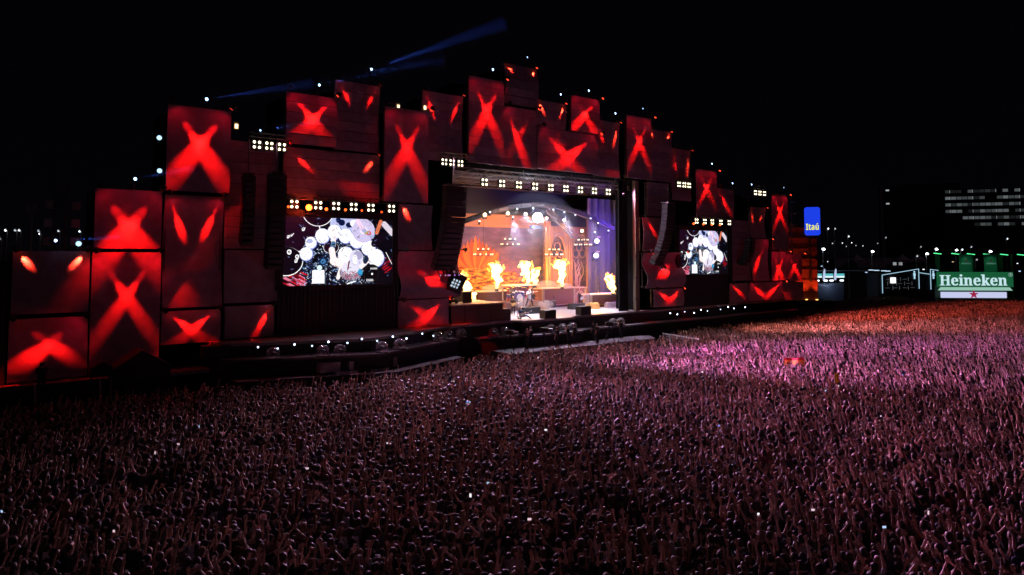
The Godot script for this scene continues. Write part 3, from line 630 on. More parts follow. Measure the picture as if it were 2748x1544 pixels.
func lamps() -> void:
	var tr := thing("lamp_truss", "long lattice truss carrying ten lamps under the stage roof", "truss", st(4.5, 16.4, -1.9))
	part(tr, "lattice", truss(21.0, 42, 0.4), mat(0.25, 0.2, 0.17, 0.4, 0.6))
	for k in 4: part(tr, "chain", tubem(Vector3(1 + 6 * k, 0.4, 0.2), Vector3(1 + 6 * k, 1.1, 0.2), 0.03), m_metal)
	for i in 10:
		blinder(st(7.0 + 1.919 * i, 16.05, -1.5), "%s four-bulb lamp from the left on the long truss under the roof" % ORD[i], "lamps on the long truss", 0.17, 42.0)
		if i in [2, 4, 6, 8]:   # these also carry a white key lamp for the band
			var to: Vector3 = [Vector3(10.6, 4.6, -1.6), Vector3(13.6, 5.2, -4.6), Vector3(20.0, 4.8, -6.5), Vector3(23.6, 4.9, -4.0)][i / 2 - 1] - Vector3(7.0 + 1.919 * i, 16.05, -1.5)
			spot(get_child(get_child_count() - 1), Vector3(0, -0.5, 0.3), to, lamp_col(0.95, 0.85, 1.0), 450.0, 12.0, 0.8, 0.15)
	for i in 5:
		var rt := thing("roof_truss", "%s dark roof truss from the front under the stage roof" % ORD[i], "truss", st(3.8, 16.95, -3.6 - 2.4 * i), "dark roof trusses")
		part(rt, "lattice", truss(34.0, 34, 0.5), mat(0.10, 0.07, 0.06, 0.5, 0.3))
	var k := 0
	for s in [-13.36, -12.53, -11.66]:
		k += 1; blinder(st(s, 17.1, 0.6), "%s of three four-bulb lamps beside the X with the square centre" % ORD[k - 1], "lamps in threes", 0.15, 7.0)
	k = 0
	for s in [1.55, 2.3, 3.1]:
		k += 1; blinder(st(s, 17.17, 0.6), "%s of three four-bulb lamps above the broad hanging speakers" % ORD[k - 1], "lamps in threes", 0.14, 9.0)
	k = 0
	for s in [30.93, 31.8, 32.61]:
		k += 1; blinder(st(s, 17.2, 0.6), "%s of three four-bulb lamps above the curved lit speakers" % ORD[k - 1], "lamps in threes", 0.15, 9.0)
	k = 0
	for s in [45.0, 45.9, 46.85]:
		k += 1; blinder(st(s, 17.1, 0.6), "%s of three small four-bulb lamps near the right end" % ORD[k - 1], "lamps in threes", 0.15, 5.0)
	k = 0
	for s in [-10.63, -8.89, -7.53, -6.16, -4.77, -3.04]:
		k += 1; blinder(st(s, 13.17, 0.35), "%s four-bulb lamp from the left above the left video screen" % ORD[k - 1], "lamps above the screens", 0.16, 7.0)
	k = 0
	for s in [34.12, 35.56, 36.9, 38.47, 40.08]:
		k += 1; blinder(st(s, 13.36, 0.35), "%s four-bulb lamp from the left above the right video screen" % ORD[k - 1], "lamps above the screens", 0.15, 7.0)
	for q in [[-13.9, 17.6, 0.5, 2.9], [1.0, 17.66, 0.5, 3.4], [30.4, 17.66, 0.5, 3.0], [44.5, 17.6, 0.5, 3.0], [-11.3, 13.55, 0.1, 8.6], [33.5, 13.75, 0.1, 7.2]]:
		var b := thing("lamp_truss", "short lattice truss carrying the lamps at %s" % {-13.9: "the far left", 1.0: "the broad hanging speakers", 30.4: "the curved lit speakers", 44.5: "the right end", -11.3: "the top of the left screen", 33.5: "the top of the right screen"}[q[0]], "truss", st(q[0], q[1], q[2]))
		part(b, "lattice", truss(q[3], int(q[3] * 2), 0.3), m_metal)
	k = 0
	for q in [[-11.13, 12.95, 3.0, 0.09], [-9.66, 12.96, 12.0, 0.22], [-8.36, 12.9, 5.0, 0.11], [-6.9, 12.91, 3.0, 0.10], [-5.6, 12.91, 1.5, 0.09], [-3.98, 12.86, 1.2, 0.09]]:
		k += 1
		var t := head_lamp("red_lamp", "%s red lamp from the left under the lamps of the left screen" % ORD[k - 1], st(q[0], q[1], 0.55), q[3], Color(1, 0.10, 0.01), q[2], "red lamps above the left screen")
		if k == 2: omni(t, Vector3(-0.1, 0, 0.35), lamp_col(1, 0.05, 0.02), 5.0, 0.2)
	k = 0
	for s in [33.4, 35.1, 36.6, 38.1]:
		k += 1; head_lamp("red_lamp", "%s small red lamp from the left above the right screen" % ORD[k - 1], st(s, 13.05, 0.5), 0.12, Color(1, 0.12, 0.02), 3.0, "red lamps above the right screen")
	# beam lamps along the roof line; the strongest ones draw a shaft in the haze
	var beams := [[-24.58, 10.41, 1, 3.0], [-20.58, 14.29, 1, 3.0], [-16.55, 19.86, 1, 6.0], [-13.04, 18.17, 1, 3.5], [-8.9, 21.97, 1, 8.0], [-4.8, 23.82, 1, 9.5], [6.63, 25.7, 0, 0], [10.46, 27.47, 0, 0], [14.45, 24.65, 0, 0], [18.06, 25.54, 0, 0], [21.68, 23.77, 0, 0], [25.75, 24.79, 0, 0], [37.16, 19.97, 0, 0], [40.96, 17.98, 0, 0], [44.74, 18.08, 0, 0], [51.7, 18.13, 0, 0]]
	k = 0
	for q in beams:
		k += 1
		var dir := Vector3(0.80, {1: 0.06, 2: 0.20, 3: 0.17, 4: 0.16, 5: 0.24, 6: 0.36}.get(k, 0.3), 0.48).normalized()
		var t := head_lamp("beam_lamp", "%s blue-white beam lamp from the left along the roof line" % ORD[k - 1], st(q[0], q[1], 0.2), 0.07 + 0.012 * ((k * 5) % 4), Color(0.36, 0.6, 1.0), 3.0 + 2.0 * ((k * 7) % 4), "beam lamps on the roof", dir)
		part(t, "stand", tubem(Vector3(0, -0.3, -0.2), Vector3(0, -1.1, -0.4), 0.05), m_black)
		if q[2] == 1:
			beam(t.transform, dir, q[3] * 1.15, "blue shaft of light from the %s roof lamp" % ORD[k - 1], 380.0)
			spot(t, dir * 0.34, dir * 4.0, lamp_col(0.12, 0.28, 1.0), [200.0, 190.0, 220.0, 190.0, 240.0, 440.0][k - 1], 3.9, 1.0, 0.01)
	k = 0
	for q in [[-19.23, 14.9], [-19.3, 17.0], [-23.44, 10.24]]:
		k += 1; head_lamp("round_lamp", "%s pale blue round lamp on the left roof edges" % ["upper", "middle", "lowest"][k - 1], st(q[0], q[1], 0.2), 0.15, Color(0.45, 0.75, 1.0), 1.6, "pale round lamps")
	k = 0
	for q in [[-14.6, 18.35, 0.0], [-2.2, 21.4, -0.4], [0.1, 21.6, -0.2]]:
		k += 1
		var t := thing("work_lamp", "small warm lit lamp bracket on the roof, %s from the left" % ORD[k - 1], "work lamp", st(q[0], q[1], q[2]), "warm roof lamps")
		part(t, "bracket", boxm(Vector3.ZERO, Vector3(0.3, 0.5, 0.2)), mat(0.5, 0.4, 0.2, 0.5)); part(t, "lens", boxm(Vector3(0, -0.05, 0.12), Vector3(0.2, 0.3, 0.04)), glow(1, 0.75, 0.4, 2.5))
	# small white lamps and clear domes along the ledge
	k = 0
	for q in [[-13.71, 3.67, 2.85], [-12.58, 3.53, 3.25], [-11.6, 3.75, 3.57], [-10.55, 3.61, 3.91], [-9.56, 3.83, 4.23], [-8.39, 3.71, 4.61], [-7.49, 3.94, 4.9], [-6.48, 3.76, 5.14], [-4.95, 3.87, 4.45], [-3.52, 3.58, 3.81], [-1.8, 3.74, 3.05], [-0.49, 3.43, 2.46]]:
		k += 1; footlight(q, "%s small white lamp from the left on the left ledge" % ORD[k - 1])
	k = 0
	for q in [[29.54, 3.51, 0.33], [30.7, 3.33, 0.32], [31.95, 3.54, 0.3], [33.54, 3.34, 0.29], [34.78, 3.61, 0.27], [35.91, 3.43, 0.26], [38.58, 3.46, 0.04], [40.25, 3.67, -0.15], [41.6, 3.42, -0.31], [44.25, 3.42, -0.61]]:
		k += 1; footlight(q, "%s small white lamp from the left on the right ledge" % ORD[k - 1])
	k = 0
	for q in [[-13.1, 4.0], [-10.2, 4.9], [-9.2, 5.3], [-6.3, 5.5], [-4.6, 4.8], [-0.2, 2.6], [1.0, 2.2], [2.5, 1.7], [6.2, 1.0], [7.4, 0.95], [12.0, 1.6], [13.4, 1.6], [14.6, 1.6], [20.5, 0.8], [21.6, 0.8]]:
		k += 1
		var t := thing("lamp_dome", "%s clear dome lamp cover from the left along the stage ledge" % ORD[k - 1], "dome", st(q[0], 3.02 if q[0] < 2.55 else 2.76, q[1]), "clear domes on the ledge")
		var mb := MB.new(); mb.ball(Vector3(0, 0.32, 0), Vector3(0.42, 0.42, 0.42), 16, 6, Transform3D(), 0.0); mb.tube(Vector3(0, 0.0, 0), Vector3(0, 0.32, 0), 0.42, 0.42, 16, false)
		part(t, "dome", mb.out(), clear_mat())
		part(t, "base", tubem(Vector3(0, 0, 0), Vector3(0, 0.06, 0), 0.46, 0.46, 14), m_black)
		part(t, "lamp_head", tubem(Vector3(0, 0.2, 0), Vector3(0.05, 0.42, 0.06), 0.14, 0.16, 8), m_black)

func clear_mat() -> StandardMaterial3D:
	if not mats.has("clear"):
		var m := StandardMaterial3D.new()
		m.albedo_color = Color(0.9, 0.9, 0.9, 0.10); m.transparency = BaseMaterial3D.TRANSPARENCY_ALPHA; m.roughness = 0.08
		mats["clear"] = m
	return mats["clear"]

func footlight(q: Array, label: String) -> void:
	var base: float = 3.02 if q[0] < 2.55 else 2.76
	var t := thing("foot_lamp", label, "stage lamp", st(q[0], base, q[2]), "small white lamps on the ledge")
	var y: float = q[1] - base
	var mb := MB.new(); mb.ball(Vector3(0, y, 0), Vector3(0.06, 0.06, 0.06), 8, 6)
	part(t, "lens", mb.out(), glow(0.6, 0.76, 1.0, [9.0, 4.0, 6.5, 2.5][int(absf(q[0]) * 3.0) % 4]))
	part(t, "housing", tubem(Vector3(0, y, -0.05), Vector3(0.02, y - 0.05, -0.3), 0.1, 0.12, 8), m_black)
	part(t, "stand", tubem(Vector3(0, 0, -0.15), Vector3(0, y - 0.08, -0.15), 0.05, 0.04, 6), m_black)

func beam(at: Transform3D, dir: Vector3, length: float, label: String, _e: float) -> void:
	var f := FogVolume.new()
	f.shape = RenderingServer.FOG_VOLUME_SHAPE_CYLINDER
	var r := length * 0.092
	f.size = Vector3(r * 2.0, length, r * 2.0)   # the lamp cone inside it is what shows
	var m := FogMaterial.new(); m.density = 0.022; m.albedo = Color(0.75, 0.8, 1.0)
	f.material = m
	f.name = numbered("light_beam")
	add_child(f, true)
	var wd: Vector3 = at.basis * dir
	var y := -wd
	var x := y.cross(Vector3.UP).normalized()
	f.transform = Transform3D(Basis(x, y, x.cross(y)), at.origin + wd * (length * 0.5 + 0.16))
	tag(f, label, "light beam", "blue shafts of light over the roof", "stuff")

# ---------------------------------------------------------------- inside the stage
func fire_mat() -> StandardMaterial3D:
	if not mats.has("fire"):
		var m := StandardMaterial3D.new(); m.albedo_color = Color(0.02, 0.02, 0.02); m.emission_enabled = true; m.emission = Color.BLACK; m.emission_energy_multiplier = 6.0
		var fn := FastNoiseLite.new(); fn.frequency = 0.012; fn.seed = 12; fn.fractal_octaves = 3
		var t := NoiseTexture2D.new(); t.width = 256; t.height = 256; t.seamless = true; t.noise = fn
		var g := Gradient.new(); g.set_color(0, Color(1.0, 0.68, 0.28)); g.set_color(1, Color(1.0, 0.93, 0.66)); g.add_point(0.42, Color(1.0, 0.82, 0.44)); t.color_ramp = g
		m.emission_texture = t; m.uv1_triplanar = true; m.uv1_scale = Vector3.ONE * 0.16
		mats["fire"] = m
	return mats["fire"]

func fire(s: float, h0: float, h1: float, d: float, seedn: int, lean: float, label: String, power: float) -> void:
	rng.seed = seedn
	var H := h1 - h0
	var t := thing("flame", label, "flame", st(s, h0, d), "stage flames")
	t.scale = Vector3(1.4, 1.0, 1.3)
	var bones := []
	var p := Vector3(0, 0, 0); var r := 0.10
	for i in 5:   # a thin wavering stem ...
		var v := (i + 1) / 5.0
		var q := Vector3(lean * v * H * 0.22 + rng.randf_range(-0.14, 0.14), H * 0.58 * v, rng.randf_range(-0.1, 0.1))
		var r2 := 0.10 + 0.12 * v * rng.randf_range(0.7, 1.5)
		bones.append([p, q, r, r2]); p = q; r = r2
	var top := Vector3(lean * H * 0.30, H * 0.76, 0)
	bones.append([p, top, 0.22, H * 0.15])
	for i in 13:   # ... under a billowing head
		var e := Vector3(rng.randf_range(-1, 1), rng.randf_range(-0.75, 1.0), rng.randf_range(-1, 1)).normalized()
		var c := top + e * Vector3(H * 0.17, H * 0.17, H * 0.14) * rng.randf_range(0.6, 1.1)
		bones.append([c, c + e * 0.05, H * rng.randf_range(0.045, 0.10), H * 0.03])
	for i in 8:   # side puffs on the stem
		var v := rng.randf_range(0.15, 0.6)
		var c := Vector3(lean * v * H * 0.25 + rng.randf_range(-0.32, 0.32), H * v, rng.randf_range(-0.2, 0.2))
		bones.append([c, c + Vector3(rng.randf_range(-0.1, 0.1), 0.22, 0), rng.randf_range(0.08, 0.2), 0.05])
	part(t, "fire_core", nets(bones, 0.07, 0.09), fire_mat())
	var tongues := []
	for i in 26:
		var e := Vector3(rng.randf_range(-1, 1), rng.randf_range(-0.6, 1.0), rng.randf_range(-1, 1)).normalized()
		var c := top + e * Vector3(H * 0.24, H * 0.21, H * 0.2) if i < 18 else Vector3(lean * 0.1 * H + rng.randf_range(-0.4, 0.4), H * rng.randf_range(0.1, 0.6), rng.randf_range(-0.2, 0.2))
		tongues.append([c, c + Vector3(e.x * 0.15, 0.12 + 0.2 * rng.randf(), 0), 0.09, 0.015])
	part(t, "flame_tongue", nets(tongues, 0.08, 0.1), glow(1.0, 0.36, 0.05, 3.0))
	part(t, "burner", tubem(Vector3(0, -0.35, 0), Vector3(0, -0.05, 0), 0.18, 0.12, 10), m_black)
	omni(t, Vector3(-0.4, H * 0.5, -1.3), lamp_col(1.0, 0.40, 0.09), power * 0.5, 0.5)
	omni(t, Vector3(-0.3, H * 0.5, 1.3), lamp_col(1.0, 0.40, 0.12), power * 0.11, 0.5)

func box_thing(called: String, label: String, cat: String, s0: float, s1: float, h0: float, h1: float, d0: float, d1: float, m: Material, group := "") -> MeshInstance3D:
	var o := part(self, called, boxm(Vector3(0, (h1 - h0) * 0.5, 0), Vector3(s1 - s0, h1 - h0, absf(d1 - d0))), m, st((s0 + s1) * 0.5, h0, (d0 + d1) * 0.5))
	tag(o, label, cat, group)
	return o

func wedge(s: float, d: float, yaw: float, label: String, k := 1.0, m: Material = null) -> void:
	var t := thing("monitor_wedge", label, "floor monitor", st(s, FLOOR, d, yaw), "floor monitors")
	var mb := MB.new()
	mb.prism(PackedVector2Array([Vector2(-0.45, 0), Vector2(0.45, 0), Vector2(0.45, 0.2), Vector2(0.12, 0.62), Vector2(-0.35, 0.62)]), -0.75 * k, 0.75 * k, Transform3D(Basis(Vector3.UP, PI / 2), Vector3.ZERO))
	part(t, "cabinet", mb.out(), m if m else m_black)
	var g := MB.new(); g.box(Vector3.ZERO, Vector3(1.3 * k, 0.5, 0.03))
	part(t, "grille", g.out(), mat(0.05, 0.05, 0.05, 0.5), Transform3D(Basis(Vector3.RIGHT, -0.9), Vector3(0, 0.42, -0.30)))

func stage_set() -> void:
	var brick := rough_mat(0.33, 0.125, 0.10, 0.8, 0.12, 1.2, 0.55, 0.5)
	var stone := rough_mat(0.50, 0.36, 0.27, 0.7, 0.1, 0.8, 0.65, 0.5)
	var orange := rough_mat(0.60, 0.24, 0.09, 0.7, 0.08, 0.4, 0.75, 0.4)
	# the painted backcloth
	var t := thing("backcloth", "huge painted backcloth of burning ground and curled fiery petals", "backdrop cloth", st(14.2, 3.9, -14.5))
	var mb := MB.new(); mb.quad(Vector3(-5.2, 0, 0), Vector3(13.4, 0, 0), Vector3(13.4, 9.6, 0), Vector3(-5.2, 9.6, 0), Vector3.BACK)
	var m := StandardMaterial3D.new(); m.albedo_texture = cloth_picture(); m.roughness = 0.85
	part(t, "cloth", mb.out(), m)
	# moulded beam above it
	t = thing("painted_cornice", "orange moulded beam across the top of the painted backcloth", "cornice", st(17.0, 12.75, -14.2))
	for q in [[0.0, 0.42, 0.28], [0.45, 0.3, 0.42], [0.78, 0.4, 0.34], [1.2, 0.22, 0.5]]:
		part(t, "moulding", boxm(Vector3(0, q[0] + q[1] * 0.5, 0), Vector3(15.0, q[1], q[2])), orange)
	# gothic screen with two tall arches
	t = thing("gothic_screen", "orange gothic screen with two tall pointed arches", "stage flat", st(26.85, 4.9, -12.6))
	var cloth2 := rough_mat(0.36, 0.17, 0.10, 0.85, 0.04, 0.0, 0.35, 0.35)
	var pts := [Vector2(-3.55, 0), Vector2(-3.55, 8.1), Vector2(3.55, 8.1), Vector2(3.55, 0)]
	for c in [1.72, -1.72]:
		pts.append(Vector2(c + 1.15, 0))
		for i in 9: pts.append(arch_pt(c, 1.15, 4.9, 2.0, i / 8.0, 1.0))
		for i in range(7, -1, -1): pts.append(arch_pt(c, 1.15, 4.9, 2.0, i / 8.0, -1.0))
		pts.append(Vector2(c - 1.15, 0))
	mb = MB.new(); mb.prism(PackedVector2Array(pts), -0.12, 0.12)
	part(t, "front_wall", mb.out(), orange)
	part(t, "backing", boxm(Vector3(0, 4.0, -0.5), Vector3(7.0, 8.0, 0.05)), cloth2)
	for x in [-3.5, -3.05, -0.35, 0.0, 0.35, 3.05, 3.5]:
		part(t, "pilaster", tubem(Vector3(x, 0, 0.16), Vector3(x, 8.4 if absf(x) > 3 else 7.9, 0.16), 0.13, 0.11, 8), orange)
	part(t, "capital", boxm(Vector3(-3.4, 8.3, 0.1), Vector3(0.7, 0.7, 0.5)), orange)
	part(t, "capital", boxm(Vector3(3.4, 8.5, 0.1), Vector3(0.7, 1.1, 0.5)), orange)
	for c in [1.72, -1.72]:
		for off in [0.08, 0.3]:
			mb = MB.new()
			for sd in [-1.0, 1.0]:
				for i in 8:
					var a := arch_pt(c, 1.15 + off, 4.9, 2.0 + off * 1.4, i / 8.0, sd); var b := arch_pt(c, 1.15 + off, 4.9, 2.0 + off * 1.4, (i + 1) / 8.0, sd)
					mb.tube(Vector3(a.x, a.y, 0.16), Vector3(b.x, b.y, 0.16), 0.06, 0.06, 6)
				mb.tube(Vector3(c + sd * (1.15 + off), 0, 0.16), Vector3(c + sd * (1.15 + off), 4.9, 0.16), 0.06, 0.06, 6)
			part(t, "arch_moulding", mb.out(), mat(0.30, 0.14, 0.08, 0.8))
		for q in [[0.0, 5.75], [-0.52, 4.9], [0.52, 4.9]]:
			mb = MB.new()
			for i in 14:
				var a := TAU * i / 14; var b := TAU * (i + 1) / 14
				mb.tube(Vector3(c + q[0] + cos(a) * 0.45, q[1] + sin(a) * 0.45, -0.05), Vector3(c + q[0] + cos(b) * 0.45, q[1] + sin(b) * 0.45, -0.05), 0.07, 0.07, 5)
			part(t, "tracery_ring", mb.out(), orange)
			var dk := MB.new(); dk.disc(Vector3(c + q[0], q[1], -0.2), Vector3.BACK, 0.45, 16)
			part(t, "dark_glass", dk.out(), mat(0.04, 0.03, 0.035, 0.3))
	rng.seed = 21
	for k in 9:   # bare branches painted and applied behind the right arch, drapery behind the left
		mb = MB.new()
		var p := Vector3(1.72 + rng.randf_range(-0.3, 0.3), 0.2 + rng.randf() * 1.5, -0.4)
		for i in 5:
			var q := p + Vector3(rng.randf_range(-0.45, 0.45), rng.randf_range(0.3, 0.8), 0); q.x = clampf(q.x, 0.75, 2.7)
			mb.tube(p, q, 0.09 - 0.012 * i, 0.08 - 0.012 * i, 5); p = q
		part(t, "branch", mb.out(), mat(0.62, 0.34, 0.18, 0.8))
	var fo := part(t, "drapery", folds(1.9, 4.3, 6, 0.08), mat(0.34, 0.15, 0.09, 0.85), Transform3D(Basis(), Vector3(-1.72, 0, -0.35)))
	# wide dark curtain on the right
	t = thing("curtain", "tall dusky curtain in folds at the right of the stage", "curtain", st(34.9, FLOOR, -11.4))
	part(t, "cloth", folds(12.2, 12.5, 11, 0.34), mat(0.10, 0.075, 0.09, 0.6))
	t = thing("curtain", "dusky curtain in folds behind the pale pillar", "curtain", st(30.6, FLOOR, -5.2, -52.0))
	part(t, "cloth", folds(4.4, 12.0, 8, 0.18), mat(0.13, 0.10, 0.11, 0.75))
	# risers
	t = thing("stage_riser", "brick coloured riser with an arched door behind the band", "riser", st(23.9, FLOOR, -10.0))
	part(t, "front_wall", boxm(Vector3(0, 0.98, -1.0), Vector3(6.6, 1.96, 2.0)), brick)
	part(t, "deck", boxm(Vector3(0, 2.02, -1.0), Vector3(6.8, 0.1, 2.2)), mat(0.55, 0.42, 0.34, 0.6))
	part(t, "plinth", boxm(Vector3(0, 0.2, 0.03), Vector3(6.6, 0.1, 0.12)), stone)
	mb = MB.new(); mb.prism(lancet(0.62, 1.05, 0.62), 0.0, 0.14)
	part(t, "door_surround", mb.out(), stone, Transform3D(Basis(), Vector3(2.2, 0, 0.0)))
	mb = MB.new(); mb.prism(lancet(0.45, 1.0, 0.5), 0.0, 0.2)
	part(t, "door", mb.out(), mat(0.22, 0.05, 0.09, 0.6), Transform3D(Basis(), Vector3(2.2, 0, 0.0)))
	for x in [1.35, 3.05, -3.2]: part(t, "pilaster", boxm(Vector3(x, 0.95, 0.05), Vector3(0.25, 1.9, 0.2)), stone)
	t = thing("stage_riser", "brick coloured riser with a pale quarter arch behind the left flames", "riser", st(15.2, FLOOR, -11.0))
	part(t, "front_wall", boxm(Vector3(0, 0.9, -1.2), Vector3(4.8, 1.8, 2.4)), brick)
	part(t, "deck", boxm(Vector3(0, 1.86, -1.2), Vector3(5.0, 0.1, 2.6)), mat(0.6, 0.45, 0.35, 0.6))
	mb = MB.new(); mb.prism(PackedVector2Array([Vector2(2.3, 0), Vector2(2.3, 1.6), Vector2(1.8, 1.5), Vector2(1.3, 1.15), Vector2(1.0, 0.6), Vector2(0.9, 0)]), 0.0, 0.1)
	part(t, "arch_panel", mb.out(), mat(0.5, 0.33, 0.34, 0.7))
	t = thing("stage_riser", "low pink brick riser with a pale board on top at the right", "riser", st(27.6, FLOOR, -6.9))
	part(t, "front_wall", boxm(Vector3(0, 0.65, -0.6), Vector3(6.1, 1.3, 1.2)), rough_mat(0.42, 0.17, 0.16, 0.8, 0.12, 1.2, 0.6, 0.5))
	part(t, "board", boxm(Vector3(0.3, 1.38, -0.4), Vector3(6.9, 0.12, 1.8)), mat(0.72, 0.6, 0.5, 0.6))
	part(t, "end_pier", boxm(Vector3(-3.1, 0.72, 0.0), Vector3(0.9, 1.44, 0.5)), mat(0.62, 0.46, 0.38, 0.7))
	part(t, "plinth", boxm(Vector3(0, 0.25, 0.03), Vector3(6.0, 0.1, 0.1)), mat(0.6, 0.4, 0.36, 0.7))
	t = thing("stage_riser", "brown panelled platform at the left front of the stage", "riser", st(5.2, FLOOR, -2.4))
	part(t, "deck", boxm(Vector3(0, 1.56, 0), Vector3(5.4, 0.1, 5.2)), mat(0.5, 0.36, 0.27, 0.6))
	for k in 4: part(t, "front_panel", boxm(Vector3(-2.0 + 1.33 * k, 0.78, 2.45), Vector3(1.29, 1.5, 0.08)), rough_mat(0.13, 0.075, 0.05, 0.6, 0.1, 0.5, 0.6, 0.6))
	part(t, "side_panel", boxm(Vector3(2.62, 0.78, 0), Vector3(0.08, 1.5, 4.8)), rough_mat(0.20, 0.07, 0.045, 0.6, 0.1, 0.5, 0.6, 0.6))
	part(t, "step", boxm(Vector3(3.2, 0.5, 1.2), Vector3(1.1, 1.0, 1.9)), mat(0.07, 0.05, 0.045, 0.6))
	# drum riser, stairs, canopy
	t = thing("drum_riser", "drum platform with wooden stairs and a pale canopy", "drum riser", st(17.0, FLOOR, -8.6))
	part(t, "deck", boxm(Vector3(-0.5, 0.45, -0.6), Vector3(4.6, 0.9, 2.4)), mat(0.25, 0.12, 0.11, 0.7))
	for k in 4: part(t, "stair_step", boxm(Vector3(0.9, 0.1 + 0.2 * k, 1.7 - 0.34 * k), Vector3(2.0, 0.2, 0.36)), mat(0.33, 0.2, 0.13, 0.6))
	part(t, "canopy", boxm(Vector3(0.6, 2.5, -1.4), Vector3(3.9, 0.14, 1.5)), mat(0.75, 0.66, 0.58, 0.6))
	part(t, "back_cloth", folds(3.0, 2.0, 14, 0.05), mat(0.5, 0.09, 0.09, 0.8), Transform3D(Basis(), Vector3(0.5, 0.5, -1.7)))
	for x in [-1.6, 2.4]: part(t, "post", tubem(Vector3(x, 0, -1.6), Vector3(x, 2.45, -1.6), 0.09), stone)
	drums(st(15.9, FLOOR + 0.9, -8.7))
	# arched roof truss with its lamps
	t = thing("arch_truss", "brown arched lamp truss curving across the stage", "truss", st(0, 0, 0))
	var prev := Vector3.ZERO
	for i in 15:
		var v := i / 14.0
		var p := Vector3(lerpf(7.4, 27.9, v), 12.5 + 2.2 * sin(PI * v) , -6.4)
		if i > 0:
			var ax := (p - prev)
			part(t, "segment", boxm(Vector3(0, 0.1, 0), Vector3(ax.length() - 0.03, 0.42, 0.5)), rough_mat(0.03, 0.015, 0.011, 0.7, 0.1, 0.4, 0.6, 0.8) if i == 1 else t.get_child(0).get_surface_override_material(0), Transform3D(Basis(Vector3.BACK, atan2(ax.y, ax.x)), (p + prev) * 0.5))
		prev = p
	t = thing("arch_truss", "sloping brown lamp truss in front of the gothic screen", "truss", st(0, 0, 0))
	var ra := Vector3(18.6, 14.3, -6.9); var rb := Vector3(23.8, 11.6, -8.6)
	for q in [0.0, 0.5]:
		mb = MB.new(); mb.tube(ra + Vector3(0, q, 0), rb + Vector3(0, q, 0), 0.16, 0.16, 6)
		part(t, "chord", mb.out(), mat(0.05, 0.027, 0.018, 0.7))
	for k in 8:
		var a := ra.lerp(rb, k / 8.0); var b := ra.lerp(rb, (k + 1) / 8.0) + Vector3(0, 0.5, 0)
		part(t, "brace", tubem(a, b, 0.04, 0.04, 5), mat(0.05, 0.027, 0.018, 0.7))
	var n := 0
	for q in [[10.16, 13.49, 0.28], [12.91, 13.73, 0.24], [15.17, 13.74, 0.24], [17.93, 13.42, 0.2], [20.31, 13.3, 0.22], [22.86, 12.22, 0.26]]:
		n += 1
		var l := head_lamp("truss_lamp", "%s warm bright lamp from the left on the arched truss" % ORD[n - 1], st(q[0], q[1], -6.0), q[2] * 0.62, Color(1.0, 0.78, 0.45), 7.0, "warm lamps on the arched truss")
		if n in [3, 5]: spot(l, Vector3(0, -0.1, -0.3), Vector3(27.0 - q[0], 9.4 - q[1], -6.6), lamp_col(1.0, 0.52, 0.22), 330.0 if n == 3 else 170.0, 24.0, 1.0)
		if n in [1, 4]: spot(l, Vector3(0, -0.1, -0.3), Vector3(16.5 - q[0], 12.9 - q[1], -8.2), lamp_col(1.0, 0.42, 0.16), 120.0, 34.0, 1.0)
		if n % 2 == 0: omni(l, Vector3(-0.2, -0.1, 0.6), lamp_col(1.0, 0.45, 0.2), 7.0, 0.2)
	n = 0
	for q in [[9.52, 12.85], [10.76, 13.75], [13.57, 13.4], [14.08, 14.22], [16.12, 14.38], [18.82, 14.34], [20.35, 14.14], [21.9, 13.91], [24.14, 13.6], [25.26, 13.13], [24.77, 12.1], [26.85, 12.33]]:
		n += 1
		var l := head_lamp("truss_lamp", "%s small cool lamp from the left on the arched truss" % ORD[n - 1], st(q[0], q[1], -6.0), 0.08, Color(0.8, 0.92, 1.0), 4.0, "cool lamps on the arched truss", Vector3(0, 0.9, 0.3))
		if n in [3, 5, 7, 9]: spot(l, Vector3(0, -0.25, 0.1), Vector3(0.2 * (n - 6), -8.0, 2.5), lamp_col(0.9, 0.78, 1.0), 480.0, 27.0, 0.8)
		if n in [1, 4, 6, 8]: spot(l, Vector3(0, -0.25, -0.1), Vector3(0.4 * (n - 5), -5.0, -7.5), lamp_col(0.36, 0.24, 1.0), 110.0, 32.0, 1.0)
	var big := head_lamp("flood_lamp", "largest and brightest blue-white lamp at the middle of the stage roof", st(16.47, 13.4, -5.7), 0.5, Color(0.85, 0.95, 1.0), 14.0, "")
	spot(big, Vector3(-0.35, -0.1, 0.7), Vector3(-3.0, -1.6, 6.0), lamp_col(0.72, 0.86, 1.0), 75.0, 55.0, 0.8, 0.4)
	omni(big, Vector3(-0.3, -0.2, 0.75), lamp_col(0.6, 0.72, 1.0), 90.0, 0.4)
	n = 0
	for q in [[27.01, 11.23, -8.0, 0.26], [26.88, 9.58, -8.0, 0.28], [27.13, 12.9, -4.0, 0.14], [27.11, 11.28, -4.0, 0.14], [27.2, 9.58, -4.0, 0.14]]:
		n += 1
		var l := head_lamp("violet_lamp", "%s violet-white lamp on the right stage towers" % ["upper left", "lower left", "top right", "middle right", "bottom right"][n - 1], st(q[0], q[1], q[2]), q[3], Color(0.62, 0.60, 1.0), 7.0, "violet lamps at the right of the stage")
		omni(l, Vector3(0.35, 0.0, -0.5), lamp_col(0.16, 0.07, 1.0), 110.0 if n < 3 else 40.0, 0.15)
		part(l, "label_strip", boxm(Vector3(0.3, 0.45, 0), Vector3(0.55, 0.14, 0.05)), glow(1.0, 0.45, 0.55, 0.7))
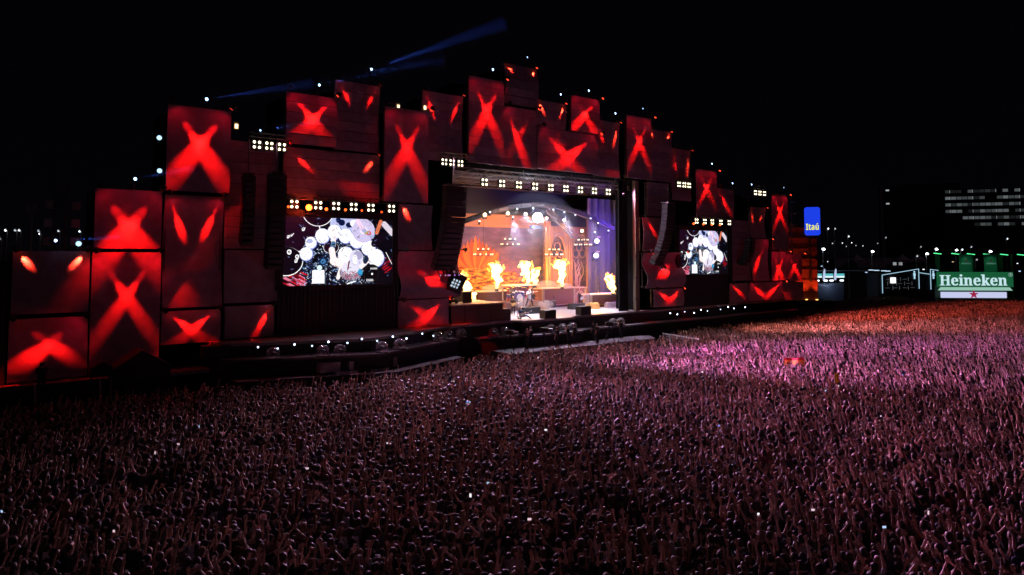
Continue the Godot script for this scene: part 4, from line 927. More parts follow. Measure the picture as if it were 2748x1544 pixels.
	for q in [[27.4, -8.4, "thin black lattice tower with the two large violet lamps"], [27.6, -4.4, "thin black lattice tower with the three small violet lamps"]]:
		var tw := thing("lamp_tower", q[2], "lattice tower", st(q[0], FLOOR, q[1]))
		part(tw, "lattice", truss(9.8, 18, 0.35), m_black, Transform3D(Basis(Vector3.BACK, PI / 2), Vector3.ZERO))
	# chandeliers
	n = 0
	for q in [[15.45, 11.17], [12.05, 10.1], [25.82, 11.23], [21.48, 10.11]]:
		n += 1
		var c := thing("chandelier", "%s black two-ring chandelier with small bulbs" % ["upper left", "lower left", "upper right", "lower right"][n - 1], "chandelier", st(q[0], q[1], -9.0), "ring chandeliers over the stage")
		part(c, "chain", tubem(Vector3(0, 0.5, 0), Vector3(0, 14.0 - q[1], 0), 0.02, 0.02, 5), m_black)
		for rr in [[0.6, 0.0, 6], [0.95, -0.55, 10]]:
			mb = MB.new()
			for i in 20:
				var a := TAU * i / 20; var b := TAU * (i + 1) / 20
				mb.tube(Vector3(cos(a) * rr[0], rr[1], sin(a) * rr[0]), Vector3(cos(b) * rr[0], rr[1], sin(b) * rr[0]), 0.05, 0.05, 5, false)
			for i in 4: mb.tube(Vector3(cos(TAU * i / 4) * rr[0], rr[1], sin(TAU * i / 4) * rr[0]), Vector3(0, 0.5, 0) if rr[1] == 0.0 else Vector3(cos(TAU * i / 4) * 0.6, 0, sin(TAU * i / 4) * 0.6), 0.02, 0.02, 4, false)
			part(c, "ring", mb.out(), m_black)
			for i in rr[2]:
				var bl := MB.new(); bl.ball(Vector3(cos(TAU * i / rr[2]) * rr[0], rr[1] + 0.14, sin(TAU * i / rr[2]) * rr[0]), Vector3(0.07, 0.09, 0.07), 6, 4)
				part(c, "bulb", bl.out(), glow(1.0, 0.78, 0.5, 2.2))
	fire(7.1, 5.55, 8.2, -3.2, 4, -1.5, "slanting flame on the left front platform", 40.0)
	fire(14.0, 6.25, 9.0, -9.4, 5, -0.1, "tall flame on the left riser before the fiery petals", 42.0)
	fire(18.15, 6.5, 9.2, -9.6, 6, -0.2, "tall flame above the drum canopy", 42.0)
	fire(19.25, 6.45, 8.3, -9.6, 7, 0.1, "short forked flame right of the drum canopy", 16.0)
	fire(23.0, 6.2, 9.35, -9.4, 8, -0.2, "tallest flame before the gothic screen", 44.0)
	fire(27.1, 5.5, 7.6, -5.6, 9, -0.7, "lone flame at the right end of the stage", 30.0)
	fire(2.0, 7.6, 9.1, -3.0, 10, -0.1, "small flame behind the hanging monitor at the left edge", 12.0)
	for q in [[13.6, 6.2, -9.6, 2.6, 0.8, "pale smoke drifting over the left riser"], [20.9, 6.4, -9.6, 2.8, 1.0, "pale smoke drifting between the flames on the middle riser"], [23.4, 6.2, -9.5, 2.2, 0.7, "pale smoke at the foot of the tallest flame"], [15.2, 4.8, -6.6, 1.6, 1.3, "bluish smoke in front of the drums"], [18.6, 4.5, -7.0, 1.9, 0.9, "bluish smoke beside the stairs"]]:
		var f := FogVolume.new(); f.shape = RenderingServer.FOG_VOLUME_SHAPE_ELLIPSOID
		f.size = Vector3(q[3], q[4], 1.4)
		var fm := FogMaterial.new(); fm.density = 0.45; fm.albedo = Color(0.95, 0.93, 0.95); f.material = fm
		f.name = numbered("smoke"); add_child(f, true); f.transform = st(q[0], q[1], q[2]); tag(f, q[5], "smoke", "", "stuff")
	var hz := FogVolume.new(); hz.shape = RenderingServer.FOG_VOLUME_SHAPE_BOX
	hz.size = Vector3(26.0, 9.6, 9.5)
	var hm := FogMaterial.new(); hm.density = 0.004; hm.albedo = Color(0.95, 0.95, 1.0); hz.material = hm
	hz.name = numbered("haze"); add_child(hz, true); hz.transform = st(17.5, 9.6, -8.8); tag(hz, "thin haze hanging in the lit air of the stage", "haze", "", "stuff")
	for q in [[16.2, 13.0, -5.4, 10.0, 6.0, "haze glowing round the brightest stage lamp"], [27.6, 10.6, -8.2, 6.0, 8.0, "haze glowing round the violet lamps"]]:
		var f := FogVolume.new(); f.shape = RenderingServer.FOG_VOLUME_SHAPE_ELLIPSOID
		f.size = Vector3(q[3], q[4], 5.0)
		var fm := FogMaterial.new(); fm.density = 0.006; fm.albedo = Color(0.95, 0.95, 1.0); f.material = fm
		f.name = numbered("haze"); add_child(f, true); f.transform = st(q[0], q[1], q[2]); tag(f, q[5], "haze", "", "stuff")
	wedge(14.6, -4.6, 0, "long floor monitor the singer stands on, centre stage", 1.35)
	wedge(10.2, -5.9, 10, "floor monitor behind the kneeling guitarist")
	wedge(22.0, -6.0, 0, "large floor monitor before the guitarist with the white guitar", 1.2)
	wedge(23.6, -5.2, -10, "orange lit floor monitor beside the white guitar player", 0.8, mat(0.4, 0.2, 0.05, 0.6))
	wedge(26.4, -5.2, -15, "pale floor monitor in front of the low pink riser", 0.9, mat(0.2, 0.14, 0.14, 0.6))
	wedge(18.9, -8.0, 5, "small floor monitor right of the wooden stairs", 0.7)
	box_thing("equipment_box", "black box at the stage edge, nearest the singer", "equipment box", 12.0, 13.3, FLOOR, FLOOR + 0.75, 0.0, 0.8, m_black)
	box_thing("equipment_box", "black box at the stage edge, right of the singer", "equipment box", 17.2, 18.5, FLOOR, FLOOR + 0.8, -0.9, -0.1, m_black)
	var k := 0
	for q in [[26.1, 27.6], [27.7, 29.2]]:
		for h in [0.0, 0.95]:
			k += 1
			var b := box_thing("speaker_cabinet", "%s black speaker cabinet in the stack right of the pillar" % ["lower left", "upper left", "lower right", "upper right"][k - 1], "speaker", q[0], q[1], FLOOR + h, FLOOR + h + 0.92, -1.6, -2.6, m_black, "stacked speakers")
			part(b, "grille", boxm(Vector3(0, 0.46, 0.52), Vector3(1.3, 0.8, 0.04)), mat(0.04, 0.04, 0.042, 0.5))
	t = thing("side_speaker", "slanted speaker hung at the right edge of the stage", "speaker", st(29.6, 7.2, -6.0, -40.0))
	part(t, "cabinet", boxm(Vector3.ZERO, Vector3(1.2, 1.9, 0.8)), m_black, Transform3D(Basis(Vector3.RIGHT, 0.4) , Vector3.ZERO)); part(t, "grille", boxm(Vector3(0, 0, 0.44), Vector3(1.1, 1.8, 0.05)), mat(0.16, 0.12, 0.10, 0.6), Transform3D(Basis(Vector3.RIGHT, 0.4), Vector3.ZERO))
	part(t, "stand", boxm(Vector3(0, -2.1, -0.2), Vector3(0.8, 2.4, 0.6)), m_black)
	t = thing("hanging_monitor", "tilted black monitor with white marks at the left edge of the stage", "speaker", st(2.6, 7.4, 0.6, -8.0))
	part(t, "cabinet", boxm(Vector3.ZERO, Vector3(1.3, 1.5, 0.9)), m_black, Transform3D(Basis(Vector3.BACK, -0.35) * Basis(Vector3.RIGHT, 0.25), Vector3.ZERO))
	rng.seed = 2
	for i in 9:
		part(t, "white_mark", boxm(Vector3(-0.35 + 0.26 * (i % 3), -0.3 + 0.26 * (i / 3), 0.47), Vector3(0.10 + 0.1 * rng.randf(), 0.16, 0.02)), glow(0.7, 0.85, 1.0, 0.8), Transform3D(Basis(Vector3.BACK, -0.35) * Basis(Vector3.RIGHT, 0.25), Vector3.ZERO))
	n = 0
	for q in [[13.0, -3.6], [11.2, -2.2], [16.6, -3.4], [22.6, -4.6], [24.6, -1.9]]:
		n += 1
		t = thing("microphone_stand", "%s black microphone stand from the left on the stage floor" % ORD[n - 1], "microphone stand", st(q[0], FLOOR, q[1]), "microphone stands")
		part(t, "base", tubem(Vector3.ZERO, Vector3(0, 0.04, 0), 0.16, 0.16, 12), m_black); part(t, "pole", tubem(Vector3(0, 0.04, 0), Vector3(0, 1.5, 0), 0.02, 0.015, 6), m_metal); part(t, "microphone", tubem(Vector3(0, 1.5, 0), Vector3(0.03, 1.66, -0.1), 0.03, 0.045, 8), m_black)
	n = 0
	for q in [[20.6, -9.4], [21.5, -9.4], [13.2, -9.9], [14.2, -9.9]]:
		n += 1
		t = thing("amplifier", "%s dark amplifier cabinet from the left against the brick risers" % ["third", "fourth", "first", "second"][n - 1], "amplifier", st(q[0], FLOOR, q[1]), "amplifiers")
		part(t, "cabinet", boxm(Vector3(0, 0.4, 0), Vector3(0.8, 0.8, 0.4)), m_black); part(t, "grille", boxm(Vector3(0, 0.36, 0.21), Vector3(0.7, 0.6, 0.02)), mat(0.06, 0.055, 0.05, 0.7)); part(t, "control_panel", boxm(Vector3(0, 0.73, 0.21), Vector3(0.7, 0.08, 0.02)), mat(0.4, 0.35, 0.25, 0.4))
	# keyboards and racks on the left platform
	t = thing("keyboard", "keyboard on a stand on the left front platform", "keyboard", st(5.0, FLOOR + 1.61, -1.2))
	part(t, "keys", boxm(Vector3(0, 0.95, 0), Vector3(1.4, 0.1, 0.4)), mat(0.5, 0.48, 0.46, 0.4)); part(t, "stand", boxm(Vector3(0, 0.45, 0), Vector3(0.9, 0.9, 0.08)), m_black)
	box_thing("amplifier", "dark amplifier case on the left front platform", "amplifier", 4.4, 5.6, FLOOR + 1.61, FLOOR + 2.7, -3.4, -2.7, m_black)

func arch_pt(c: float, hw: float, spring: float, rise: float, v: float, side: float) -> Vector2:
	# from the spring line (v 0) to the point (v 1)
	return Vector2(c + side * hw * (1.0 - pow(v, 1.8)), spring + rise * sin(v * PI / 2))

func lancet(hw: float, spring: float, rise: float) -> PackedVector2Array:
	var p := PackedVector2Array([Vector2(-hw, 0), Vector2(hw, 0)])
	for i in 7: p.append(arch_pt(0, hw, spring, rise, i / 6.0, 1.0))
	for i in range(5, -1, -1): p.append(arch_pt(0, hw, spring, rise, i / 6.0, -1.0))
	return p

func drums(at: Transform3D) -> void:
	var t := thing("drum_kit", "blue drum kit with brass cymbals on the drum platform", "drum kit", at)
	var blue := mat(0.10, 0.09, 0.30, 0.25); var skin := mat(0.75, 0.72, 0.75, 0.5)
	for q in [[Vector3(0, 0.42, 0.5), 0.42, 0.5, 0.0], [Vector3(-0.55, 0.85, 0.4), 0.18, 0.25, 1.2], [Vector3(-0.15, 0.95, 0.35), 0.17, 0.22, 1.2], [Vector3(0.28, 0.95, 0.35), 0.17, 0.22, 1.2], [Vector3(0.7, 0.85, 0.3), 0.2, 0.3, 1.2], [Vector3(0.95, 0.5, 0.0), 0.24, 0.45, 1.4], [Vector3(-0.9, 0.6, 0.0), 0.22, 0.3, 1.4]]:
		var b := Basis(Vector3.RIGHT, -q[3])
		var d := part(t, "drum", tubem(Vector3(0, 0, -q[2] * 0.5), Vector3(0, 0, q[2] * 0.5), q[1], q[1], 16), blue, Transform3D(b, q[0]))
		var mb := MB.new(); mb.disc(Vector3(0, 0, q[2] * 0.5 + 0.01), Vector3.BACK, q[1] * 0.97, 18)
		part(d, "drum_skin", mb.out(), skin)
	for q in [Vector3(-1.1, 1.35, 0.2), Vector3(-0.5, 1.5, 0.1), Vector3(0.55, 1.5, 0.1), Vector3(1.15, 1.4, 0.1), Vector3(0.0, 1.55, -0.2)]:
		var mb := MB.new(); mb.tube(Vector3.ZERO, Vector3(0, 0.05, 0), 0.26, 0.03, 16)
		part(t, "cymbal", mb.out(), mat(0.75, 0.6, 0.3, 0.25, 0.9), Transform3D(Basis(Vector3.RIGHT, 0.3), q))
		part(t, "cymbal_stand", tubem(Vector3(q.x, 0, q.z), q, 0.02, 0.02, 5), m_metal)
# ---------------------------------------------------------------- people
var hand_mesh: ArrayMesh

func make_hand() -> ArrayMesh:   # open hand along +y, palm towards +z, thumb on +x
	var b := [[Vector3(-0.02, 0.02, 0), Vector3(-0.022, 0.085, 0), 0.018, 0.016], [Vector3(0.02, 0.02, 0), Vector3(0.022, 0.085, 0), 0.02, 0.017], [Vector3(0, -0.02, 0), Vector3(0, 0.08, 0), 0.026, 0.018]]
	var f := [[-0.036, 0.058, -0.25], [-0.013, 0.078, -0.08], [0.011, 0.084, 0.05], [0.034, 0.074, 0.2]]
	for q in f:
		var a := Vector3(q[0], 0.088, 0); var m: Vector3 = a + Vector3(q[2] * 0.5, 1, 0.12).normalized() * q[1] * 0.55
		b.append([a, m, 0.0115, 0.010]); b.append([m, m + Vector3(q[2] * 0.5, 0.9, 0.45).normalized() * q[1] * 0.45, 0.010, 0.008])
	b.append([Vector3(0.03, 0.02, 0.005), Vector3(0.062, 0.052, 0.016), 0.014, 0.0115]); b.append([Vector3(0.062, 0.052, 0.016), Vector3(0.07, 0.09, 0.024), 0.0115, 0.009])
	return nets(b, 0.0075, 0.008)

# joints of a standing figure facing +z; o overrides single joints
func joints(o := {}) -> Dictionary:
	var j := {"pel": Vector3(0, 0.96, 0), "che": Vector3(0, 1.32, 0.01), "nec": Vector3(0, 1.49, 0), "hea": Vector3(0, 1.64, 0.02),
		"sl": Vector3(0.185, 1.43, 0), "el": Vector3(0.24, 1.16, -0.02), "wl": Vector3(0.23, 0.92, 0.08), "sr": Vector3(-0.185, 1.43, 0), "er": Vector3(-0.24, 1.16, -0.02), "wr": Vector3(-0.23, 0.92, 0.08),
		"hl": Vector3(0.095, 0.93, 0), "kl": Vector3(0.11, 0.50, 0.02), "al": Vector3(0.11, 0.09, -0.02), "hr": Vector3(-0.095, 0.93, 0), "kr": Vector3(-0.11, 0.50, 0.02), "ar": Vector3(-0.11, 0.09, -0.02)}
	for k in o: j[k] = o[k]
	return j

func pair(b: Array, a: Vector3, c: Vector3, w: float, ra: float, rb: float) -> void:
	for x in [-w, w]: b.append([a + Vector3(x, 0, 0), c + Vector3(x * 1.15, 0, 0), ra, rb])

# returns [body, shirt, trousers, hair]
func figure(j: Dictionary, cell: float, long_hair: float, face := false, coat := 0.0) -> Array:
	var b := []
	pair(b, j.pel, j.che, 0.06, 0.105, 0.115)
	b.append([j.sl, j.sr, 0.07, 0.07])
	b.append([j.che + Vector3(0, 0.1, 0), j.hea - Vector3(0, 0.05, 0), 0.06, 0.05])
	b.append([j.hea + Vector3(0, -0.035, 0.022), j.hea + Vector3(0, 0.05, -0.008), 0.072, 0.093])
	if face:
		b.append([j.hea + Vector3(0, 0.0, 0.098), j.hea + Vector3(0, -0.025, 0.112), 0.012, 0.016])
		b.append([j.hea + Vector3(-0.09, 0, 0), j.hea + Vector3(0.09, 0, 0), 0.025, 0.025])
	for s in ["l", "r"]:
		b.append([j["s" + s], j["e" + s], 0.052, 0.042]); b.append([j["e" + s], j["w" + s], 0.042, 0.029])
		b.append([j["h" + s], j["k" + s], 0.082, 0.057]); b.append([j["k" + s], j["a" + s], 0.057, 0.038])
		b.append([j["a" + s] + Vector3(0, -0.04, -0.03), j["a" + s] + Vector3(0, -0.05, 0.15), 0.042, 0.034])
	var body := nets(b, cell, 0.045)
	var mb := MB.new(); mb.add(body, Transform3D())
	for s in ["l", "r"]:
		var y: Vector3 = (j["w" + s] - j["e" + s]).normalized()
		var x: Vector3 = (Vector3.RIGHT if absf(y.x) < 0.8 else Vector3.UP); x = (x - y * x.dot(y)).normalized()
		if s == "r": x = -x
		mb.add(hand_mesh, Transform3D(Basis(x, y, Vector3(x.cross(y))), j["w" + s] + y * 0.02))
	var c := []
	pair(c, j.pel + Vector3(0, -0.04 - coat, 0), j.che, 0.062, 0.125 + coat * 0.1, 0.13)
	c.append([j.sl, j.sr, 0.082, 0.082])
	for s in ["l", "r"]: c.append([j["s" + s], j["s" + s].lerp(j["e" + s], 0.62), 0.068, 0.062])
	var shirt := nets(c, cell, 0.05)
	c = [[j.pel + Vector3(-0.05, 0, 0), j.pel + Vector3(0.05, 0, 0), 0.115, 0.115]]
	for s in ["l", "r"]:
		c.append([j["h" + s], j["k" + s], 0.094, 0.07]); c.append([j["k" + s], j["a" + s] + Vector3(0, 0.03, 0), 0.07, 0.055])
	var trousers := nets(c, cell, 0.04)
	var d := Vector3(0, 0.045, -0.022)
	c = [[j.hea + d + Vector3(0, 0.01, 0), j.hea + d + Vector3(0, -0.04, -0.025), 0.093, 0.084]]
	for i in 9:   # tousled locks
		var lk := Vector3(rng.randf_range(-1, 1), rng.randf_range(-0.5, 1.0), rng.randf_range(-1.0, 0.35)).normalized()
		c.append([j.hea + d + lk * 0.085, j.hea + d + lk * 0.10 + Vector3(0, -0.03, 0), 0.03, 0.018])
	if long_hair > 0.0: c.append([j.hea + Vector3(0, 0.0, -0.05), j.hea + Vector3(0, -long_hair, -0.10), 0.088, 0.075])
	return [mb.out(), shirt, trousers, nets(c, cell * 0.8, 0.03)]

const SKIN := [Color(0.46, 0.29, 0.21), Color(0.36, 0.21, 0.14), Color(0.25, 0.14, 0.09), Color(0.52, 0.34, 0.26)]
const SHIRT := [["black", Color(0.016, 0.015, 0.017)], ["dark grey", Color(0.045, 0.045, 0.05)], ["dark red", Color(0.12, 0.02, 0.02)], ["navy", Color(0.02, 0.03, 0.07)], ["white", Color(0.34, 0.34, 0.35)], ["grey", Color(0.10, 0.10, 0.11)], ["brown", Color(0.09, 0.05, 0.03)], ["dark green", Color(0.03, 0.06, 0.03)]]
const HAIR := [["black", Color(0.010, 0.008, 0.007)], ["dark brown", Color(0.022, 0.013, 0.009)], ["brown", Color(0.045, 0.026, 0.016)], ["fair", Color(0.13, 0.085, 0.045)]]
var poses := []      # [words, joints, hair length]
var people := []     # meshes of each pose

func make_people() -> void:
	hand_mesh = make_hand()
	poses = [
		["both arms straight up", {"el": Vector3(0.27, 1.70, 0.05), "wl": Vector3(0.25, 1.98, 0.10), "er": Vector3(-0.27, 1.70, 0.05), "wr": Vector3(-0.23, 1.97, 0.12)}, 0.0],
		["right arm high", {"er": Vector3(-0.24, 1.70, 0.10), "wr": Vector3(-0.19, 1.98, 0.20), "el": Vector3(0.25, 1.17, 0.02), "wl": Vector3(0.20, 1.0, 0.18)}, 0.0],
		["arms down", {}, 0.0],
		["long-haired, arms down", {}, 0.26],
		["long-haired, both arms up", {"el": Vector3(0.33, 1.62, 0.10), "wl": Vector3(0.28, 1.90, 0.20), "er": Vector3(-0.33, 1.62, 0.10), "wr": Vector3(-0.24, 1.88, 0.22)}, 0.28],
		["clapping overhead", {"el": Vector3(0.30, 1.66, 0.12), "wl": Vector3(0.06, 1.88, 0.18), "er": Vector3(-0.30, 1.66, 0.12), "wr": Vector3(-0.06, 1.88, 0.18)}, 0.0],
		["left arm towards the stage", {"el": Vector3(0.22, 1.56, 0.22), "wl": Vector3(0.18, 1.80, 0.40), "er": Vector3(-0.25, 1.17, 0.02), "wr": Vector3(-0.16, 1.05, 0.2)}, 0.0],
		["hands before the face", {"el": Vector3(0.26, 1.28, 0.20), "wl": Vector3(0.10, 1.58, 0.34), "er": Vector3(-0.26, 1.28, 0.20), "wr": Vector3(-0.10, 1.58, 0.34)}, 0.0],
		["long-haired, left arm up", {"el": Vector3(0.26, 1.66, 0.08), "wl": Vector3(0.20, 1.93, 0.16)}, 0.24],
		["arms spread wide", {"el": Vector3(0.40, 1.62, 0.02), "wl": Vector3(0.52, 1.86, 0.06), "er": Vector3(-0.40, 1.60, 0.02), "wr": Vector3(-0.50, 1.86, 0.06)}, 0.0],
	]
	for p in poses: people.append(figure(joints(p[1]), 0.033, p[2]))

func dress(t: Node3D, m: Array, skin: Color, shirt: Color, legs: Color, hair: Color) -> void:
	part(t, "body", m[0], mat(skin.r, skin.g, skin.b, 0.55))
	part(t, "shirt", m[1], mat(shirt.r, shirt.g, shirt.b, 0.85))
	part(t, "trousers", m[2], mat(legs.r, legs.g, legs.b, 0.85))
	part(t, "hair", m[3], mat(hair.r, hair.g, hair.b, 0.6))

func person(label: String, at: Transform3D, m: Array, skin: Color, shirt: Color, legs: Color, hair: Color, group := "") -> Node3D:
	var t := thing("person", label, "person", at, group)
	dress(t, m, skin, shirt, legs, hair)
	return t

func front_of_crowd(s: float) -> float:
	var f := [Vector2(-40, 3.4), Vector2(-26, 3.4), Vector2(-20, 3.0), Vector2(-16, 5.0), Vector2(-9, 7.6), Vector2(-3, 5.6), Vector2(2, 4.9), Vector2(8, 4.9), Vector2(14, 4.9), Vector2(22, 5.6), Vector2(25.2, 6.6), Vector2(25.8, 3.2), Vector2(33, 2.2), Vector2(45, 1.6), Vector2(58, 1.0), Vector2(66, -6.0), Vector2(80, -11.0), Vector2(104, -13.0), Vector2(126, 2.0), Vector2(170, 30.0)]
	for i in f.size() - 1:
		if s <= f[i + 1].x: return lerpf(f[i].y, f[i + 1].y, (s - f[i].x) / (f[i + 1].x - f[i].x))
	return 60.0

func crowd(cam: Camera3D) -> void:
	var inv := cam.transform.affine_inverse()
	rng.seed = 5
	var gap := FastNoiseLite.new(); gap.seed = 4; gap.frequency = 0.11
	var spots := []
	var s := -42.0
	while s < 150.0:
		var d := -14.0
		while d < 62.0:
			var q := Vector2(s + rng.randf_range(-0.2, 0.2), d + rng.randf_range(-0.2, 0.2))
			d += 0.46
			if q.y < front_of_crowd(q.x): continue
			var w := sw(q.x, 0.0, q.y)
			if w.x > 72.0 and w.z < -116.0: continue
			var v := inv * (w + Vector3(0, 1.6, 0))
			if v.z > -11.0 or absf(v.x / v.z) > 0.80 or v.y / v.z > 0.62: continue
			if gap.get_noise_2d(q.x, q.y) > 0.52 and -v.z < 75.0: continue
			spots.append([-v.z, w, v.x / -v.z, v.y / -v.z])
		s += 0.46
	spots.sort_custom(func(a, b): return a[0] < b[0])
	var buckets := []
	for k in poses.size(): buckets.append([])
	var near := 0
	var labels := {}
	var target := sw(14.0, 0.0, -2.0)
	for q in spots:
		var w: Vector3 = q[1]
		var lively := clampf(0.46 + w.x * 0.011 + (q[0] - 20.0) * 0.004, 0.36, 0.88)
		var k := 0
		if rng.randf() < lively: k = [0, 0, 1, 4, 5, 6, 8, 9, 1, 0][rng.randi() % 10]
		else: k = [2, 3, 7, 2][rng.randi() % 4]
		var to := target - w; to.y = 0
		var yaw := atan2(to.x, to.z) + rng.randf_range(-0.4, 0.4)
		var sc := rng.randf_range(0.86, 1.06)
		var tr := Transform3D(Basis(Vector3.UP, yaw).rotated(Vector3(rng.randf_range(-1, 1), 0, rng.randf_range(-1, 1)).normalized(), rng.randf_range(0.0, 0.07)).scaled(Vector3.ONE * sc), w)
		if near < 300 and absf(q[2]) < 0.752 and q[3] > -0.525:
			var place: String = ["far left", "left", "centre left", "middle", "centre right", "right", "far right"][clampi(int((q[2] + 0.76) / 0.218), 0, 6)]
			var label := ""
			var sh := []; var ha := []
			for attempt in 60:
				sh = SHIRT[(rng.randi() % 8) if rng.randf() < 0.5 or attempt > 8 else 0]; ha = HAIR[rng.randi() % 3 if rng.randf() < 0.85 else 3]
				label = "crowd member, %s bottom, %s shirt, %s hair, %s" % [place, sh[0], ha[0], poses[k][0]]
				if not labels.has(label): break
			labels[label] = true
			person(label, tr, people[k], SKIN[rng.randi() % 4], sh[1], Color(0.02, 0.022, 0.03), ha[1], "people in the crowd nearest the camera")
			near += 1
		else:
			buckets[k].append(tr)
	# everyone farther back, as one mass
	var root := Node3D.new(); root.name = "crowd"; add_child(root, true)
	tag(root, "dense crowd filling the ground before the stage", "crowd", "", "stuff")
	var cm := StandardMaterial3D.new(); cm.vertex_color_use_as_albedo = true; cm.roughness = 0.6
	for k in poses.size():
		for half in 3:
			var mb := MB.new()
			mb.add(people[k][0], Transform3D(), SKIN[(k + half) % 4]); mb.add(people[k][1], Transform3D(), SHIRT[[0, 1, 0, 5, 3, 0, 6, 2, 0, 4][(k * 3 + half * 7) % 10]][1])
			mb.add(people[k][2], Transform3D(), Color(0.02, 0.022, 0.03)); mb.add(people[k][3], Transform3D(), HAIR[[0, 1, 0, 2, 1, 0, 3, 1, 0, 2][(k * 3 + half * 7) % 10]][1])
			var mm := MultiMesh.new(); mm.transform_format = MultiMesh.TRANSFORM_3D; mm.use_colors = true; mm.mesh = mb.out(true)
			var mine := []
			for i in buckets[k].size():
				if i % 3 == half: mine.append(buckets[k][i])
			mm.instance_count = mine.size()
			for i in mine.size():
				mm.set_instance_transform(i, mine[i])
				var g := rng.randf_range(0.45, 1.0) if rng.randf() < 0.7 else rng.randf_range(1.0, 1.5)
				mm.set_instance_color(i, Color(g, g * rng.randf_range(0.92, 1.05), g * rng.randf_range(0.9, 1.08)))
			var mi := MultiMeshInstance3D.new(); mi.name = "people"; mi.multimesh = mm; mi.material_override = cm
			root.add_child(mi, true)
	print("crowd ", spots.size())
	# phones held up
	rng.seed = 77
	for i in 54:
		var q = spots[int(pow(rng.randf(), 1.6) * (spots.size() - 1))]
		var to := (target - q[1]) as Vector3
		var tall := rng.randf() < 0.4
		var w := 0.07 if tall else 0.12; var h := 0.12 if tall else 0.07
		var tone := rng.randi() % 4
		var label := ""
		for attempt in 30:
			var col: int = clampi(int((q[2] + 0.76) / 0.218), 0, 6)
			label = "%s phone screen lit %s, %s of the crowd, %s" % [["pale blue", "white", "deep blue", "pinkish"][tone], "upright" if tall else "sideways", ["far left", "left", "centre left", "middle", "centre right", "right", "far right"][col], "near the camera" if q[0] < 30.0 else "half way" if q[0] < 48.0 else "far back"]
			if not labels.has(label): break
			tone = rng.randi() % 4; q = spots[int(pow(rng.randf(), 1.6) * (spots.size() - 1))]
		labels[label] = true
		to = (target - q[1]) as Vector3
		var t := thing("phone", label, "phone", Transform3D(Basis(Vector3.UP, atan2(to.x, to.z) + PI + rng.randf_range(-0.4, 0.4)), q[1] + Vector3(0, rng.randf_range(1.82, 2.1), 0)), "phones held up in the crowd")
		part(t, "case", boxm(Vector3(0, 0, -0.006), Vector3(w, h, 0.01)), m_black)
		part(t, "screen", boxm(Vector3(0, 0, 0.002), Vector3(w * 0.92, h * 0.92, 0.004)), [glow(0.5, 0.7, 1.0, 0.9), glow(1.0, 0.95, 0.95, 1.2), glow(0.25, 0.4, 1.0, 0.9), glow(1.0, 0.7, 0.8, 0.8)][tone])

func guitar(called: String, label: String, at: Transform3D, c: Color) -> void:
	var t := thing(called, label, "guitar", at, "guitars")
	var p := PackedVector2Array()
	for i in 28:
		var a := TAU * i / 28
		var r := 0.17 + 0.035 * cos(2.0 * a) + 0.03 * cos(a)
		p.append(Vector2(cos(a) * r * 1.15, sin(a) * r))
	var mb := MB.new(); mb.prism(p, -0.025, 0.025)
	part(t, "guitar_body", mb.out(), mat(c.r, c.g, c.b, 0.25))
	part(t, "neck", boxm(Vector3(-0.48, 0, 0.02), Vector3(0.66, 0.055, 0.03)), mat(0.25, 0.13, 0.06, 0.5))
	part(t, "headstock", boxm(Vector3(-0.86, 0.01, 0.01), Vector3(0.16, 0.09, 0.025)), mat(c.r, c.g, c.b, 0.3))
	part(t, "pickguard", boxm(Vector3(0.02, -0.04, 0.028), Vector3(0.2, 0.12, 0.008)), mat(0.6, 0.58, 0.55, 0.4))

